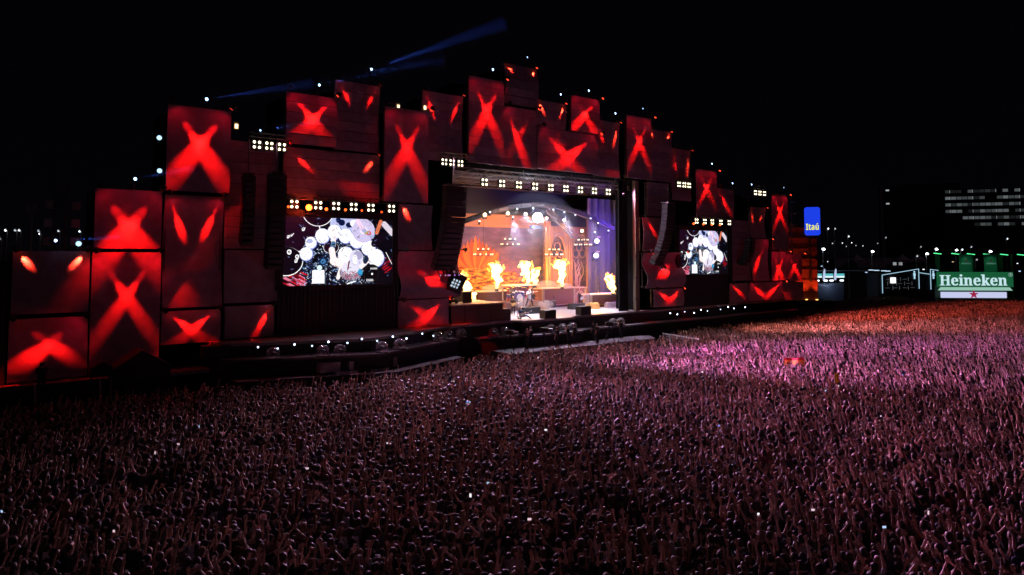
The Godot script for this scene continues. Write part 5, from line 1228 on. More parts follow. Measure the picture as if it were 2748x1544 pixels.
func band() -> void:
	var blk := Color(0.015, 0.015, 0.018)
	var play := {"el": Vector3(0.30, 1.20, 0.02), "wl": Vector3(0.42, 1.14, 0.24), "er": Vector3(-0.30, 1.18, -0.04), "wr": Vector3(-0.08, 1.02, 0.22)}
	var f := figure(joints({"el": Vector3(0.44, 1.46, 0.05), "wl": Vector3(0.72, 1.50, 0.10), "er": Vector3(-0.32, 1.22, 0.0), "wr": Vector3(-0.20, 1.30, 0.2), "kl": Vector3(0.28, 0.5, 0.08), "al": Vector3(0.42, 0.09, 0.0), "kr": Vector3(-0.24, 0.5, 0.05), "ar": Vector3(-0.38, 0.09, -0.05), "hea": Vector3(0.03, 1.63, 0.03)}), 0.022, 0.24, true, 0.12)
	person("singer standing astride the long floor monitor, arm pointing right", st(14.6, FLOOR + 0.62, -4.75, -10), f, SKIN[3], Color(0.30, 0.29, 0.31), Color(0.05, 0.03, 0.03), Color(0.3, 0.2, 0.12))
	f = figure(joints(play), 0.022, 0.3, true)
	person("guitarist standing by the blue smoke, dark vest", st(12.2, FLOOR, -4.2, -25), f, SKIN[0], Color(0.06, 0.045, 0.04), Color(0.03, 0.035, 0.05), HAIR[2][1])
	guitar("guitar", "amber guitar held by the guitarist near the smoke", st(12.1, FLOOR + 1.05, -3.93, 155) * Transform3D(Basis(Vector3.BACK, -0.5), Vector3.ZERO), Color(0.75, 0.5, 0.2))
	person("bass player behind the stairs in the shade, dark clothes", st(18.7, FLOOR, -9.3, -30), f, SKIN[1], blk, blk, HAIR[1][1])
	f = figure(joints({"pel": Vector3(0, 0.28, 0), "che": Vector3(0, 0.66, -0.05), "nec": Vector3(0, 0.82, -0.06), "hea": Vector3(0, 0.97, -0.04), "sl": Vector3(0.185, 0.77, -0.05), "sr": Vector3(-0.185, 0.77, -0.05), "el": Vector3(0.34, 0.55, 0.05), "wl": Vector3(0.45, 0.55, 0.30), "er": Vector3(-0.30, 0.52, 0.0), "wr": Vector3(-0.06, 0.45, 0.24), "hl": Vector3(0.1, 0.25, 0), "hr": Vector3(-0.1, 0.25, 0), "kl": Vector3(0.36, 0.32, 0.36), "al": Vector3(0.66, 0.09, 0.5), "kr": Vector3(-0.30, 0.12, 0.30), "ar": Vector3(-0.28, 0.09, -0.1)}), 0.022, 0.2, true)
	person("guitarist kneeling at the front edge of the stage", st(10.2, FLOOR, -0.4, 5), f, SKIN[3], Color(0.04, 0.06, 0.10), Color(0.05, 0.08, 0.14), HAIR[3][1])
	guitar("guitar", "pale blue guitar of the kneeling guitarist", st(10.2, FLOOR + 0.45, -0.1, 170) * Transform3D(Basis(Vector3.BACK, -0.3), Vector3.ZERO), Color(0.6, 0.72, 0.75))
	f = figure(joints({"el": Vector3(0.30, 1.20, 0.02), "wl": Vector3(0.44, 1.2, 0.24), "er": Vector3(-0.22, 1.72, 0.05), "wr": Vector3(-0.16, 2.0, 0.08), "kl": Vector3(0.2, 0.48, 0.2), "al": Vector3(0.3, 0.09, 0.0)}), 0.022, 0.28, true)
	person("bass player with one arm up before the arched door", st(23.4, FLOOR, -7.0, 15), f, SKIN[0], blk, blk, HAIR[2][1])
	guitar("guitar", "white bass guitar of the player with one arm up", st(23.5, FLOOR + 1.05, -6.72, 175) * Transform3D(Basis(Vector3.BACK, -0.35), Vector3.ZERO), Color(0.8, 0.8, 0.8))
	f = figure(joints({"er": Vector3(-0.3, 1.66, 0.05), "wr": Vector3(-0.08, 1.86, 0.05), "el": Vector3(0.30, 1.66, 0.05), "wl": Vector3(0.07, 1.86, 0.03)}), 0.022, 0.2, true)
	person("guitarist in a white vest at the right end, hands over head", st(24.2, FLOOR, -1.6, -10), f, SKIN[0], Color(0.6, 0.6, 0.65), Color(0.12, 0.16, 0.28), HAIR[1][1])
	var sit := {"pel": Vector3(0, 0.62, 0), "che": Vector3(0, 1.0, 0.03), "nec": Vector3(0, 1.16, 0.03), "hea": Vector3(0, 1.31, 0.05), "sl": Vector3(0.185, 1.11, 0.02), "sr": Vector3(-0.185, 1.11, 0.02), "el": Vector3(0.36, 1.1, 0.2), "wl": Vector3(0.34, 1.28, 0.42), "er": Vector3(-0.36, 0.98, 0.2), "wr": Vector3(-0.28, 0.98, 0.45), "hl": Vector3(0.1, 0.58, 0), "hr": Vector3(-0.1, 0.58, 0), "kl": Vector3(0.2, 0.55, 0.4), "kr": Vector3(-0.2, 0.55, 0.4), "al": Vector3(0.22, 0.09, 0.42), "ar": Vector3(-0.22, 0.09, 0.42)}
	f = figure(joints(sit), 0.022, 0.2, true)
	person("drummer seated behind the blue drum kit", st(15.9, FLOOR + 0.95, -9.3, -15), f, SKIN[3], Color(0.2, 0.2, 0.22), blk, Color(0.35, 0.3, 0.26))
	person("crew member crouching by the keyboard on the left platform", st(3.6, FLOOR + 1.25, -1.4, 40), f, SKIN[1], Color(0.25, 0.14, 0.05), blk, HAIR[0][1])
	# the pit: security, photographers and camera crew
	var crew := figure(joints(), 0.03, 0.0)
	var shoot := figure(joints({"el": Vector3(0.24, 1.26, 0.16), "wl": Vector3(0.07, 1.58, 0.24), "er": Vector3(-0.24, 1.26, 0.16), "wr": Vector3(-0.07, 1.58, 0.24)}), 0.03, 0.0)
	var n := 0
	for q in [[8.0, 3.2, 20, 1.72, 1], [9.4, 2.0, 200, 1.72, 0], [11.0, 3.6, 190, 1.72, 0], [12.8, 3.0, 215, 1.72, 1], [15.6, 3.7, 200, 1.72, 0], [16.8, 2.0, 185, 1.72, 0], [17.8, 4.9, 190, 0.0, 0], [18.9, 4.9, 170, 0.0, 0], [20.2, 5.0, 200, 0.0, 1], [21.4, 4.8, 180, 0.0, 0], [22.4, 4.9, 160, 0.0, 0], [24.4, 4.2, 190, 0.0, 0], [25.0, 3.4, 180, 0.0, 1], [3.4, 4.0, 180, 0.0, 1], [4.4, 4.2, 200, 0.0, 0], [-0.6, 4.9, 170, 0.0, 0], [13.9, 2.6, 190, 1.72, 0], [20.0, 2.4, 180, 1.72, 1]]:
		n += 1
		person("%s crew member from the left in the pit, dark clothes, %s" % [ORD[n - 1], "photographing" if q[4] else "standing"], st(q[0], q[3], q[1], q[2]), shoot if q[4] else crew, SKIN[n % 4], blk, blk, HAIR[n % 3][1], "crew in the pit")
		if q[4]:
			var c := thing("camera", "black camera raised by the %s crew member from the left in the pit" % ORD[n - 1], "camera", st(q[0], q[3], q[1], q[2]), "cameras in the pit")
			part(c, "camera_body", boxm(Vector3(0, 1.66, 0.30), Vector3(0.16, 0.11, 0.09)), m_black); part(c, "lens", tubem(Vector3(0, 1.66, 0.34), Vector3(0, 1.66, 0.55), 0.04, 0.05), mat(0.3, 0.3, 0.32, 0.4))
	n = 0
	for q in [[6.8, 2.6], [10.2, 2.8], [18.2, 2.6]]:
		n += 1
		var c := thing("broadcast_camera", "%s broadcast camera on a tripod from the left, before the stage" % ORD[n - 1], "camera", st(q[0], 1.72 if q[1] > 1.0 else FLOOR, q[1], 20.0 * n), "broadcast cameras")
		part(c, "camera_body", boxm(Vector3(0, 1.5, 0), Vector3(0.3, 0.34, 0.7)), m_black); part(c, "lens", tubem(Vector3(0, 1.5, 0.35), Vector3(0, 1.5, 0.75), 0.12, 0.15, 10), m_metal)
		for k in 3: part(c, "leg", tubem(Vector3(0, 1.3, 0), Vector3(cos(TAU * k / 3) * 0.5, 0, sin(TAU * k / 3) * 0.5), 0.035, 0.03, 6), m_black)
	f = figure(joints({"el": Vector3(0.30, 1.2, 0.05), "wl": Vector3(0.2, 1.02, 0.2), "er": Vector3(-0.30, 1.2, 0.05), "wr": Vector3(-0.2, 1.02, 0.2)}), 0.03, 0.0)
	person("lone dark figure before the lowest far left panel", st(-25.15, 2.0, 3.0, 170), f, SKIN[1], blk, blk, HAIR[0][1])
# ---------------------------------------------------------------- the place around
func text_mesh(s: String, font: String, weight: int, height: float, depth: float) -> TextMesh:
	var tm := TextMesh.new()
	var f := SystemFont.new(); f.font_names = PackedStringArray([font]); f.font_weight = weight
	tm.font = f; tm.text = s; tm.font_size = 64; tm.pixel_size = height / 64.0; tm.depth = depth
	tm.curve_step = 2.0
	return tm

func rounded(w: float, h: float, r: float) -> PackedVector2Array:
	var p := PackedVector2Array()
	for c in [[w / 2 - r, h / 2 - r, 0.0], [-w / 2 + r, h / 2 - r, PI / 2], [-w / 2 + r, -h / 2 + r, PI], [w / 2 - r, -h / 2 + r, PI * 1.5]]:
		for i in 6: p.append(Vector2(c[0], c[1]) + Vector2.from_angle(c[2] + PI / 2 * i / 5.0) * r)
	return p

func star(r: float) -> PackedVector2Array:
	var p := PackedVector2Array()
	for i in 10: p.append(Vector2.from_angle(PI / 2 + TAU * i / 10) * (r if i % 2 == 0 else r * 0.4))
	return p

func surroundings() -> void:
	structure("ground", deck([Vector2(-1500, -1500), Vector2(1500, -1500), Vector2(1500, 600), Vector2(-1500, 600)], -0.3, 0.0), rough_mat(0.04, 0.038, 0.04, 0.9, 0.05, 0.5, 0.6, 0.2))
	structure("embankment", deck([Vector2(52, -165), Vector2(190, -150), Vector2(420, -330), Vector2(90, -420)], 0.004, 6.0), mat(0.03, 0.035, 0.03, 0.95))
	# blocks of stacked containers with the bank's sign
	var red := rough_mat(0.42, 0.085, 0.045, 0.6, 0.06, 0.8, 0.7, 0.3)
	var k := 0
	for i in 7:
		k += 1
		var c := thing("container", "%s container from the ground in the orange lit stack at the right" % ORD[i], "container", wt(43.3, 3.0 + 1.55 * i, -103.5, -16.0), "stacked containers")
		part(c, "wall", boxm(Vector3(0, 0.75, 0), Vector3(5.0 if i < 6 else 3.6, 1.5, 3.0)), red)
		for x in 5: part(c, "rib", boxm(Vector3(-2.0 + x * 1.0, 0.75, 1.52), Vector3(0.09, 1.4, 0.06)), red)
		part(c, "rail", boxm(Vector3(0, 1.44, 1.53), Vector3(5.0, 0.09, 0.09)), red)
	var base := thing("platform", "black base under the stacked containers", "platform", wt(43.3, 0.0, -103.4, -16.0))
	part(base, "block", boxm(Vector3(0, 1.48, 0), Vector3(9.0, 2.96, 5.0)), m_black)
	k = 0
	for x in [-2.0, -0.6, 0.8, 2.2]:
		k += 1
		var l := thing("uplight", "%s warm uplight from the left at the foot of the containers" % ORD[k - 1], "uplight", wt(43.3, 3.0, -103.4, -16.0) * Transform3D(Basis(), Vector3(x, 0.0, 2.1)), "uplights under the containers")
		part(l, "lens", boxm(Vector3(0, 0.12, 0), Vector3(0.3, 0.1, 0.2)), glow(1.0, 0.45, 0.1, 4.0)); part(l, "housing", boxm(Vector3(0, 0.03, 0), Vector3(0.36, 0.06, 0.26)), m_black)
		spot(l, Vector3(0, 0.25, 0.1), Vector3(0, 6.0, -0.9), lamp_col(1.0, 0.14, 0.03), 26.0, 28.0)
	var tw := thing("lattice_tower", "grey lattice tower with round speakers behind the right end", "lattice tower", wt(41.4, 0.0, -101.0, -16.0))
	part(tw, "lattice", truss(18.5, 26, 0.8), mat(0.35, 0.35, 0.37, 0.5), Transform3D(Basis(Vector3.BACK, PI / 2), Vector3.ZERO))
	for i in 6: part(tw, "platform", boxm(Vector3(0, 9.0 + 1.7 * i, 0.5), Vector3(1.5, 0.12, 0.9)), mat(0.3, 0.3, 0.32, 0.5))
	var sg := thing("bank_sign", "rounded blue sign with yellow lettering above the containers", "sign", wt(44.65, 14.7, -101.3, -20.0))
	var mb := MB.new(); mb.prism(rounded(2.15, 4.2, 0.35), -0.25, 0.0)
	part(sg, "board", mb.out(), glow(0.012, 0.05, 0.80, 1.0))
	part(sg, "lettering", text_mesh("Itaú", "Droid Sans", 700, 1.02, 0.06), glow(0.95, 0.95, 0.04, 1.0), Transform3D(Basis().scaled(Vector3(0.90, 1.25, 1.0)), Vector3(0.0, -0.85, 0.03)))
	part(sg, "post", tubem(Vector3(-0.4, -2.1, -0.15), Vector3(-0.4, -9.0, -0.15), 0.15), m_metal)
	# the green bar
	var bar := thing("bar", "green lit beer bar with large white lettering and a red star", "bar", wt(90.6, 0.0, -134.0, -4.0))
	part(bar, "sign_board", boxm(Vector3(0, 4.95, 0), Vector3(14.2, 2.9, 0.3)), glow(0.01, 0.12, 0.045, 0.8))
	part(bar, "lettering", text_mesh("Heineken", "Droid Serif", 700, 3.05, 0.12), glow(0.56, 0.80, 0.84, 1.0), Transform3D(Basis().scaled(Vector3(0.86, 0.92, 1.0)), Vector3(-0.4, 4.75, 0.22)))
	mb = MB.new()
	for i in 16: mb.tube(Vector3(cos(TAU * i / 16) * 0.34, sin(TAU * i / 16) * 0.34, 0), Vector3(cos(TAU * (i + 1) / 16) * 0.34, sin(TAU * (i + 1) / 16) * 0.34, 0), 0.04, 0.04, 4, false)
	part(bar, "registered_ring", mb.out(), glow(0.25, 0.4, 0.36, 1.0), Transform3D(Basis(), Vector3(6.6, 5.9, 0.2)))
	part(bar, "registered_letter", text_mesh("R", "Droid Sans", 700, 0.5, 0.04), glow(0.25, 0.4, 0.36, 1.0), Transform3D(Basis(), Vector3(6.6, 5.9, 0.2)))
	mb = MB.new(); mb.prism(PackedVector2Array([Vector2(-6.8, 0), Vector2(6.8, 0), Vector2(6.3, 0.6), Vector2(-6.3, 0.6)]), 0.0, 0.6)
	part(bar, "ledge", mb.out(), glow(0.32, 0.60, 0.48, 0.9), Transform3D(Basis(), Vector3(-0.3, 2.85, 0.2)))
	part(bar, "light_box", boxm(Vector3(-0.5, 1.95, 0.3), Vector3(12.2, 1.15, 0.3)), glow(0.66, 0.70, 1.0, 0.85))
	mb = MB.new(); mb.prism(star(0.95), 0.0, 0.05)
	part(bar, "red_star", mb.out(), glow(0.55, 0.03, 0.10, 0.6), Transform3D(Basis(), Vector3(-0.55, 2.05, 0.46)))
	part(bar, "counter", boxm(Vector3(0, 0.7, 0.0), Vector3(13.6, 1.36, 1.0)), mat(0.03, 0.1, 0.05, 0.5))
	part(bar, "back_wall", boxm(Vector3(0, 2.0, -1.4), Vector3(13.8, 4.0, 0.2)), mat(0.02, 0.05, 0.03, 0.7))
	k = 0
	for x in [90.9, 95.9]:
		k += 1
		var b := thing("drop_banner", "green hanging banner with a small star, %s of two over the bar" % ["left", "right"][k - 1], "banner", wt(x, 0, -137.0, -4.0), "banners over the bar")
		part(b, "cloth", boxm(Vector3(0, 7.6, 0), Vector3(2.5, 4.6, 0.06)), mat(0.05, 0.42, 0.20, 0.6))
		part(b, "band", boxm(Vector3(0.1, 8.05, 0.05), Vector3(1.8, 0.3, 0.03)), mat(0.85, 0.88, 0.86, 0.5))
		mb = MB.new(); mb.prism(star(0.34), 0.0, 0.04)
		part(b, "star", mb.out(), mat(0.7, 0.12, 0.12, 0.5), Transform3D(Basis(), Vector3(0.1, 8.65, 0.04)))
		spot(b, Vector3(0, 10.3, 1.6), Vector3(0, 7.0, 0.0), lamp_col(0.35, 1.0, 0.72), 1.5, 42.0)
	k = 0
	for x in [85.6, 89.2, 92.3, 95.6, 99.0, 102.4]:
		k += 1
		var l := thing("green_tube", "%s green light tube from the left over the bar" % ORD[k - 1], "light tube", wt(x, 10.1 - 0.05 * k, -137.4, -4.0), "green tubes over the bar")
		part(l, "tube", tubem(Vector3(-0.75, 0.06, 0), Vector3(0.75, -0.1, 0), 0.08, 0.08, 6), glow(0.1, 1.0, 0.35, 1.6)); part(l, "bracket", boxm(Vector3(0, -0.25, 0), Vector3(0.08, 0.4, 0.08)), m_black)
	k = 0
	for x in [86.5, 93.4, 99.3, 101.6, 105.6]:
		k += 1
		var l := thing("bar_mast", "%s dark green mast from the left around the bar" % ORD[k - 1], "mast", wt(x, 0, -139.0, 0), "green masts around the bar")
		part(l, "post", boxm(Vector3(0, 5.0, 0), Vector3(0.9 if k < 4 else 0.3, 10.0, 0.3)), mat(0.03, 0.16, 0.07, 0.6))
	# kiosk with two tall bottles, washroom block with outline lights
	var kio := thing("kiosk", "bright kiosk with turquoise sign strips left of the washrooms", "kiosk", wt(60.0, 0.0, -130.0, 8.0))
	part(kio, "wall", boxm(Vector3(0, 2.2, -1.0), Vector3(6.6, 4.4, 2.0)), mat(0.05, 0.06, 0.09, 0.6))
	for x in [-2.3, 0.0, 2.3]:
		part(kio, "sign_strip", boxm(Vector3(x, 6.0, 0.2), Vector3(1.9, 0.42, 0.12)), glow(0.10, 0.55, 0.62, 0.9)); part(kio, "sign_lower", boxm(Vector3(x, 5.6, 0.2), Vector3(1.9, 0.34, 0.12)), glow(0.75, 0.95, 1.0, 1.0))
	for x in [-1.15, 1.15]:
		mb = MB.new(); mb.tube(Vector3(x, 5.0, 0.5), Vector3(x + 0.12, 6.4, 0.5), 0.2, 0.2, 8); mb.tube(Vector3(x + 0.12, 6.4, 0.5), Vector3(x + 0.22, 7.1, 0.5), 0.2, 0.1, 8)
		part(kio, "bottle", mb.out(), glow(0.6, 0.72, 1.0, 0.8))
	for x in [-2.4, -0.7, 0.5, 2.6]: part(kio, "counter_light", boxm(Vector3(x, 4.9, 0.4), Vector3(0.7, 0.22, 0.1)), glow(0.85, 0.92, 1.0, 4.0))
	omni(kio, Vector3(0, 4.2, 1.5), lamp_col(0.6, 0.75, 1.0), 3.0)
	part(kio, "roof", boxm(Vector3(2.0, 6.7, -2.0), Vector3(16.0, 0.12, 3.0)), mat(0.3, 0.33, 0.36, 0.5))
	var wc := thing("washroom_block", "dark washroom block outlined by thin white light lines", "washroom", wt(74.0, 0.0, -128.6, 12.0))
	part(wc, "wall", boxm(Vector3(0, 3.2, -1.5), Vector3(12.0, 6.2, 3.0)), mat(0.02, 0.022, 0.03, 0.7))
	var wl := glow(0.45, 0.75, 0.95, 0.9)
	for q in [[Vector3(-5.2, 2.6, 0.1), Vector3(-5.2, 6.0, 0.1)], [Vector3(-5.2, 6.0, 0.1), Vector3(2.8, 7.1, 0.1)], [Vector3(2.8, 7.1, 0.1), Vector3(2.8, 3.4, 0.1)], [Vector3(5.4, 7.0, 0.1), Vector3(5.4, 3.2, 0.1)], [Vector3(5.4, 7.0, 0.1), Vector3(7.2, 6.8, 0.1)], [Vector3(2.9, 6.4, 0.1), Vector3(5.2, 6.1, 0.1)]]:
		part(wc, "light_line", tubem(q[0], q[1], 0.06, 0.06, 5), wl)
	rng.seed = 31
	for i in 20:
		var x := -4.0 + 0.9 * (i % 7) + rng.randf_range(-0.2, 0.2); var y := 3.6 + 0.8 * (i / 7)
		part(wc, "outline_line", boxm(Vector3(x, y, 0.06), Vector3(0.9, 0.04, 0.03) if i % 2 == 0 else Vector3(0.04, 0.7, 0.03)), glow(0.3, 0.36, 0.42, 0.35))
	for q in [[1.8, 1.0], [6.0, -1.0]]:
		var ic := MB.new(); ic.ball(Vector3(0, 0.55, 0), Vector3(0.2, 0.2, 0.05), 8, 5)
		ic.prism(PackedVector2Array([Vector2(-0.3, -0.2), Vector2(0.3, -0.2), Vector2(0.16, 0.32), Vector2(-0.16, 0.32)] if q[1] < 0 else [Vector2(-0.2, -0.25), Vector2(0.2, -0.25), Vector2(0.24, 0.32), Vector2(-0.24, 0.32)]), 0.0, 0.05)
		ic.box(Vector3(-0.09, -0.5, 0.02), Vector3(0.13, 0.55, 0.05)); ic.box(Vector3(0.09, -0.5, 0.02), Vector3(0.13, 0.55, 0.05))
		part(wc, "pictogram", ic.out(), glow(0.5, 0.8, 1.0, 0.9), Transform3D(Basis(), Vector3(q[0], 6.0, 0.12)))
	part(wc, "panel_screen", boxm(Vector3(-2.9, 5.0, 0.15), Vector3(1.1, 1.05, 0.1)), glow(1.0, 0.97, 1.0, 1.6))
	for x in [-4.5, -3.6, -6.0, -7.2]: part(wc, "roof_light", boxm(Vector3(x, 6.5 - 0.06 * x, -0.3), Vector3(0.9, 0.14, 0.3)), glow(0.55, 0.75, 0.95, 1.2))
	# white event tents on the slope
	k = 0
	for q in [[117.7, 2.6], [122.4, 2.6], [104.0, 2.2]]:
		k += 1
		var tn := thing("event_tent", "grey peaked event tent on the slope, %s of three" % ["middle", "right", "left"][k - 1], "tent", wt(q[0], 6.0, -206.0), "peaked tents on the slope")
		mb = MB.new()
		for i in 12:
			var a := TAU * i / 12; var b := TAU * (i + 1) / 12
			for j in 5:
				var r0 := 2.4 * pow(1.0 - j / 5.0, 1.8) + 0.03; var r1 := 2.4 * pow(1.0 - (j + 1) / 5.0, 1.8) + 0.03
				var y0 := 2.3 + 2.2 * j / 5.0; var y1 := 2.3 + 2.2 * (j + 1) / 5.0
				var ps := [Vector3(cos(a) * r0, y0, sin(a) * r0), Vector3(cos(b) * r0, y0, sin(b) * r0), Vector3(cos(b) * r1, y1, sin(b) * r1), Vector3(cos(a) * r1, y1, sin(a) * r1)]
				mb.quad(ps[0], ps[1], ps[2], ps[3], Vector3(cos(a + 0.26), 0.8, sin(a + 0.26)).normalized())
		part(tn, "canopy", mb.out(), mat(0.6, 0.6, 0.6, 0.7))
		part(tn, "skirt", boxm(Vector3(0, 2.0, 0), Vector3(3.6, 0.5, 3.6)), mat(0.5, 0.5, 0.5, 0.7))
		for x in [-1.7, 1.7]: part(tn, "post", tubem(Vector3(x, 0, 1.7), Vector3(x, 1.8, 1.7), 0.06), m_metal)
	var hall := thing("event_hall", "long low grey hall on the slope behind the tents", "hall", wt(110.0, 6.0, -212.0))
	part(hall, "wall", boxm(Vector3(0, 1.4, 0), Vector3(22.0, 2.8, 6.0)), mat(0.32, 0.32, 0.33, 0.7)); part(hall, "roof", boxm(Vector3(0, 2.9, 0), Vector3(22.6, 0.2, 6.6)), mat(0.4, 0.4, 0.4, 0.6))
	for x in [7.0, 8.8]: part(hall, "window", boxm(Vector3(x, 1.2, 3.02), Vector3(1.0, 0.9, 0.06)), glow(0.8, 0.85, 0.9, 0.35))
	# towers far behind
	var dk := thing("office_tower", "dark tower block far behind the right end of the stage", "building", wt(198.0, 0, -332.0, -24.0))
	part(dk, "wall", boxm(Vector3(0, 22.0, 0), Vector3(33.0, 44.0, 14.0)), mat(0.03, 0.03, 0.034, 0.6))
	for i in 13: part(dk, "floor_edge", boxm(Vector3(0, 4.0 + 3.1 * i, 7.1), Vector3(33.0, 0.25, 0.3)), mat(0.09, 0.09, 0.1, 0.6))
	part(dk, "corner_pier", boxm(Vector3(-16.2, 22.0, 7.3), Vector3(1.2, 44.0, 0.8)), mat(0.22, 0.22, 0.23, 0.6))
	for q in [[-13.5, 41.5], [-13.5, 35.0], [15.0, 33.0]]: part(dk, "window", boxm(Vector3(q[0], q[1], 7.2), Vector3(1.4, 0.7, 0.2)), glow(0.6, 0.65, 0.7, 0.6))
	var lit := thing("office_building", "building with rows of dimly lit floors at the right edge", "building", wt(214.0, 0, -300.0, -20.0))
	part(lit, "wall", boxm(Vector3(0, 19.5, 0), Vector3(44.0, 39.0, 14.0)), mat(0.02, 0.02, 0.022, 0.7))
	rng.seed = 17
	for f in 6:
		part(lit, "slab", boxm(Vector3(0, 22.0 + 2.9 * f, 7.1), Vector3(44.2, 1.0, 0.5)), mat(0.03, 0.03, 0.03, 0.8))
		for i in 20:
			if f < 2 and i < 3 + 2 * (1 - f) or rng.randf() < 0.10: continue
			var w := part(lit, "window", boxm(Vector3.ZERO, Vector3(1.9, 1.25, 0.1)), glow(0.42, 0.48, 0.50, [0.03, 0.16, 0.26, 0.10, 0.05, 0.2, 0.13, 0.02][rng.randi() % 8]), Transform3D(Basis(), Vector3(-20.4 + 2.15 * i, 23.4 + 2.9 * f, 7.05)))
			if i % 4 == 0: part(w, "mullion", boxm(Vector3(0.8, 0, 0.08), Vector3(0.16, 1.25, 0.06)), glow(0.6, 0.65, 0.66, 0.4))
	# street lamps
	var lampp := [[74.0, 16.0, -160.0], [75.6, 16.0, -160.0], [73.8, 13.9, -150.0], [92.9, 14.2, -170.0], [63.7, 11.0, -140.0], [103.1, 13.7, -220.0], [111.1, 14.0, -230.0], [117.3, 13.0, -240.0], [129.2, 14.7, -260.0], [135.8, 13.8, -270.0], [143.7, 13.8, -280.0], [123.0, 13.9, -230.0], [79.0, 10.6, -150.0], [131.5, 12.6, -220.0], [93.0, 11.1, -150.0], [103.9, 11.0, -160.0], [105.2, 11.1, -160.0], [120.8, 12.0, -180.0], [104.8, 10.6, -150.0], [101.7, 8.8, -150.0], [90.9, 10.1, -150.0], [88.7, 9.6, -150.0], [123.1, 13.9, -170.0], [-67.3, 11.9, -90.0], [-88.8, 14.1, -120.0], [-87.1, 14.1, -120.0], [-86.4, 14.1, -120.0], [-83.0, 14.0, -120.0], [-89.7, 13.8, -130.0], [-79.5, 14.0, -120.0], [-75.8, 13.9, -120.0]]
	for i in lampp.size():
		var q = lampp[i]
		var side := "left" if q[0] < 0 else "right"
		var t := thing("street_lamp", "white street lamp on a thin pole far behind, %s from the left at the %s" % [nth(lampp, i), side], "street lamp", wt(q[0], 0, q[2]), "street lamps in the distance")
		var bright: float = 12.0 if i in [4, 12, 14, 20, 15, 18] else [3.0, 0.9, 1.8, 0.6][i % 4]
		part(t, "pole", tubem(Vector3(0, 0, 0), Vector3(0, q[1], 0), 0.14, 0.09, 6), mat(0.25, 0.25, 0.26, 0.5))
		part(t, "lamp_head", boxm(Vector3(0, q[1], 0.2), Vector3(0.5, 0.16, 0.8)), m_metal)
		mb = MB.new(); mb.ball(Vector3(0, q[1] - 0.05, 0.45), Vector3(0.34 if bright > 5.0 else 0.2, 0.2, 0.2), 8, 6)
		part(t, "lens", mb.out(), glow(0.85, 0.92, 1.0, bright))
	rng.seed = 41
	for i in 18:
		var x := 56.0 + 3.6 * i + rng.randf_range(-1.2, 1.2)
		var t := thing("ground_light", "tiny ground light far behind the crowd, %s from the left" % ORD[i], "light", wt(x, rng.randf_range(4.0, 8.4), -141.0 - rng.randf() * 8.0), "tiny lights behind the crowd")
		part(t, "lens", boxm(Vector3.ZERO, Vector3(rng.randf_range(0.1, 0.5), rng.randf_range(0.08, 0.2), 0.1)), glow([0.8, 1.0, 0.5][i % 3], [0.9, 0.7, 0.7][i % 3], [1.0, 0.4, 1.0][i % 3], [2.0, 0.7, 1.2][i % 3])); part(t, "post", tubem(Vector3(0, -0.1, 0), Vector3(0, -3.5, 0), 0.04), m_metal)
	var fl := thing("floodlight_mast", "unlit floodlight mast with two tall panels at the far left", "mast", wt(-42.3, 0, -60.0))
	part(fl, "pole", tubem(Vector3(0, 0, 0), Vector3(0, 13.4, 0), 0.14, 0.1, 8), mat(0.25, 0.27, 0.3, 0.5))
	for x in [-0.22, 0.26]: part(fl, "panel", boxm(Vector3(x, 13.7, 0.1), Vector3(0.36, 0.95, 0.12)), mat(0.3, 0.33, 0.36, 0.4))
	var rt := thing("speaker_tower", "dark red lattice tower with pairs of speakers left of the panels", "lattice tower", st(-24.0, 9.8, -2.0))
	part(rt, "lattice", truss(4.2, 8, 0.6), mat(0.12, 0.03, 0.03, 0.6), Transform3D(Basis(Vector3.BACK, PI / 2), Vector3.ZERO))
	for y in [0.6, 1.7, 2.8]:
		for x in [-0.9, 0.5]: part(rt, "speaker_box", boxm(Vector3(x, y, 0.5), Vector3(0.45, 0.5, 0.4)), mat(0.22, 0.16, 0.15, 0.6))

func nth(all: Array, i: int) -> String:
	var k := 0
	for j in all.size():
		if (all[j][0] < 0) == (all[i][0] < 0) and (all[j][0] / all[j][2] > all[i][0] / all[i][2] or (all[j][0] / all[j][2] == all[i][0] / all[i][2] and j < i)): k += 1
	return ORD[k] if k < ORD.size() else ["nineteenth", "twentieth", "twenty-first", "twenty-second", "twenty-third"][k - ORD.size()]

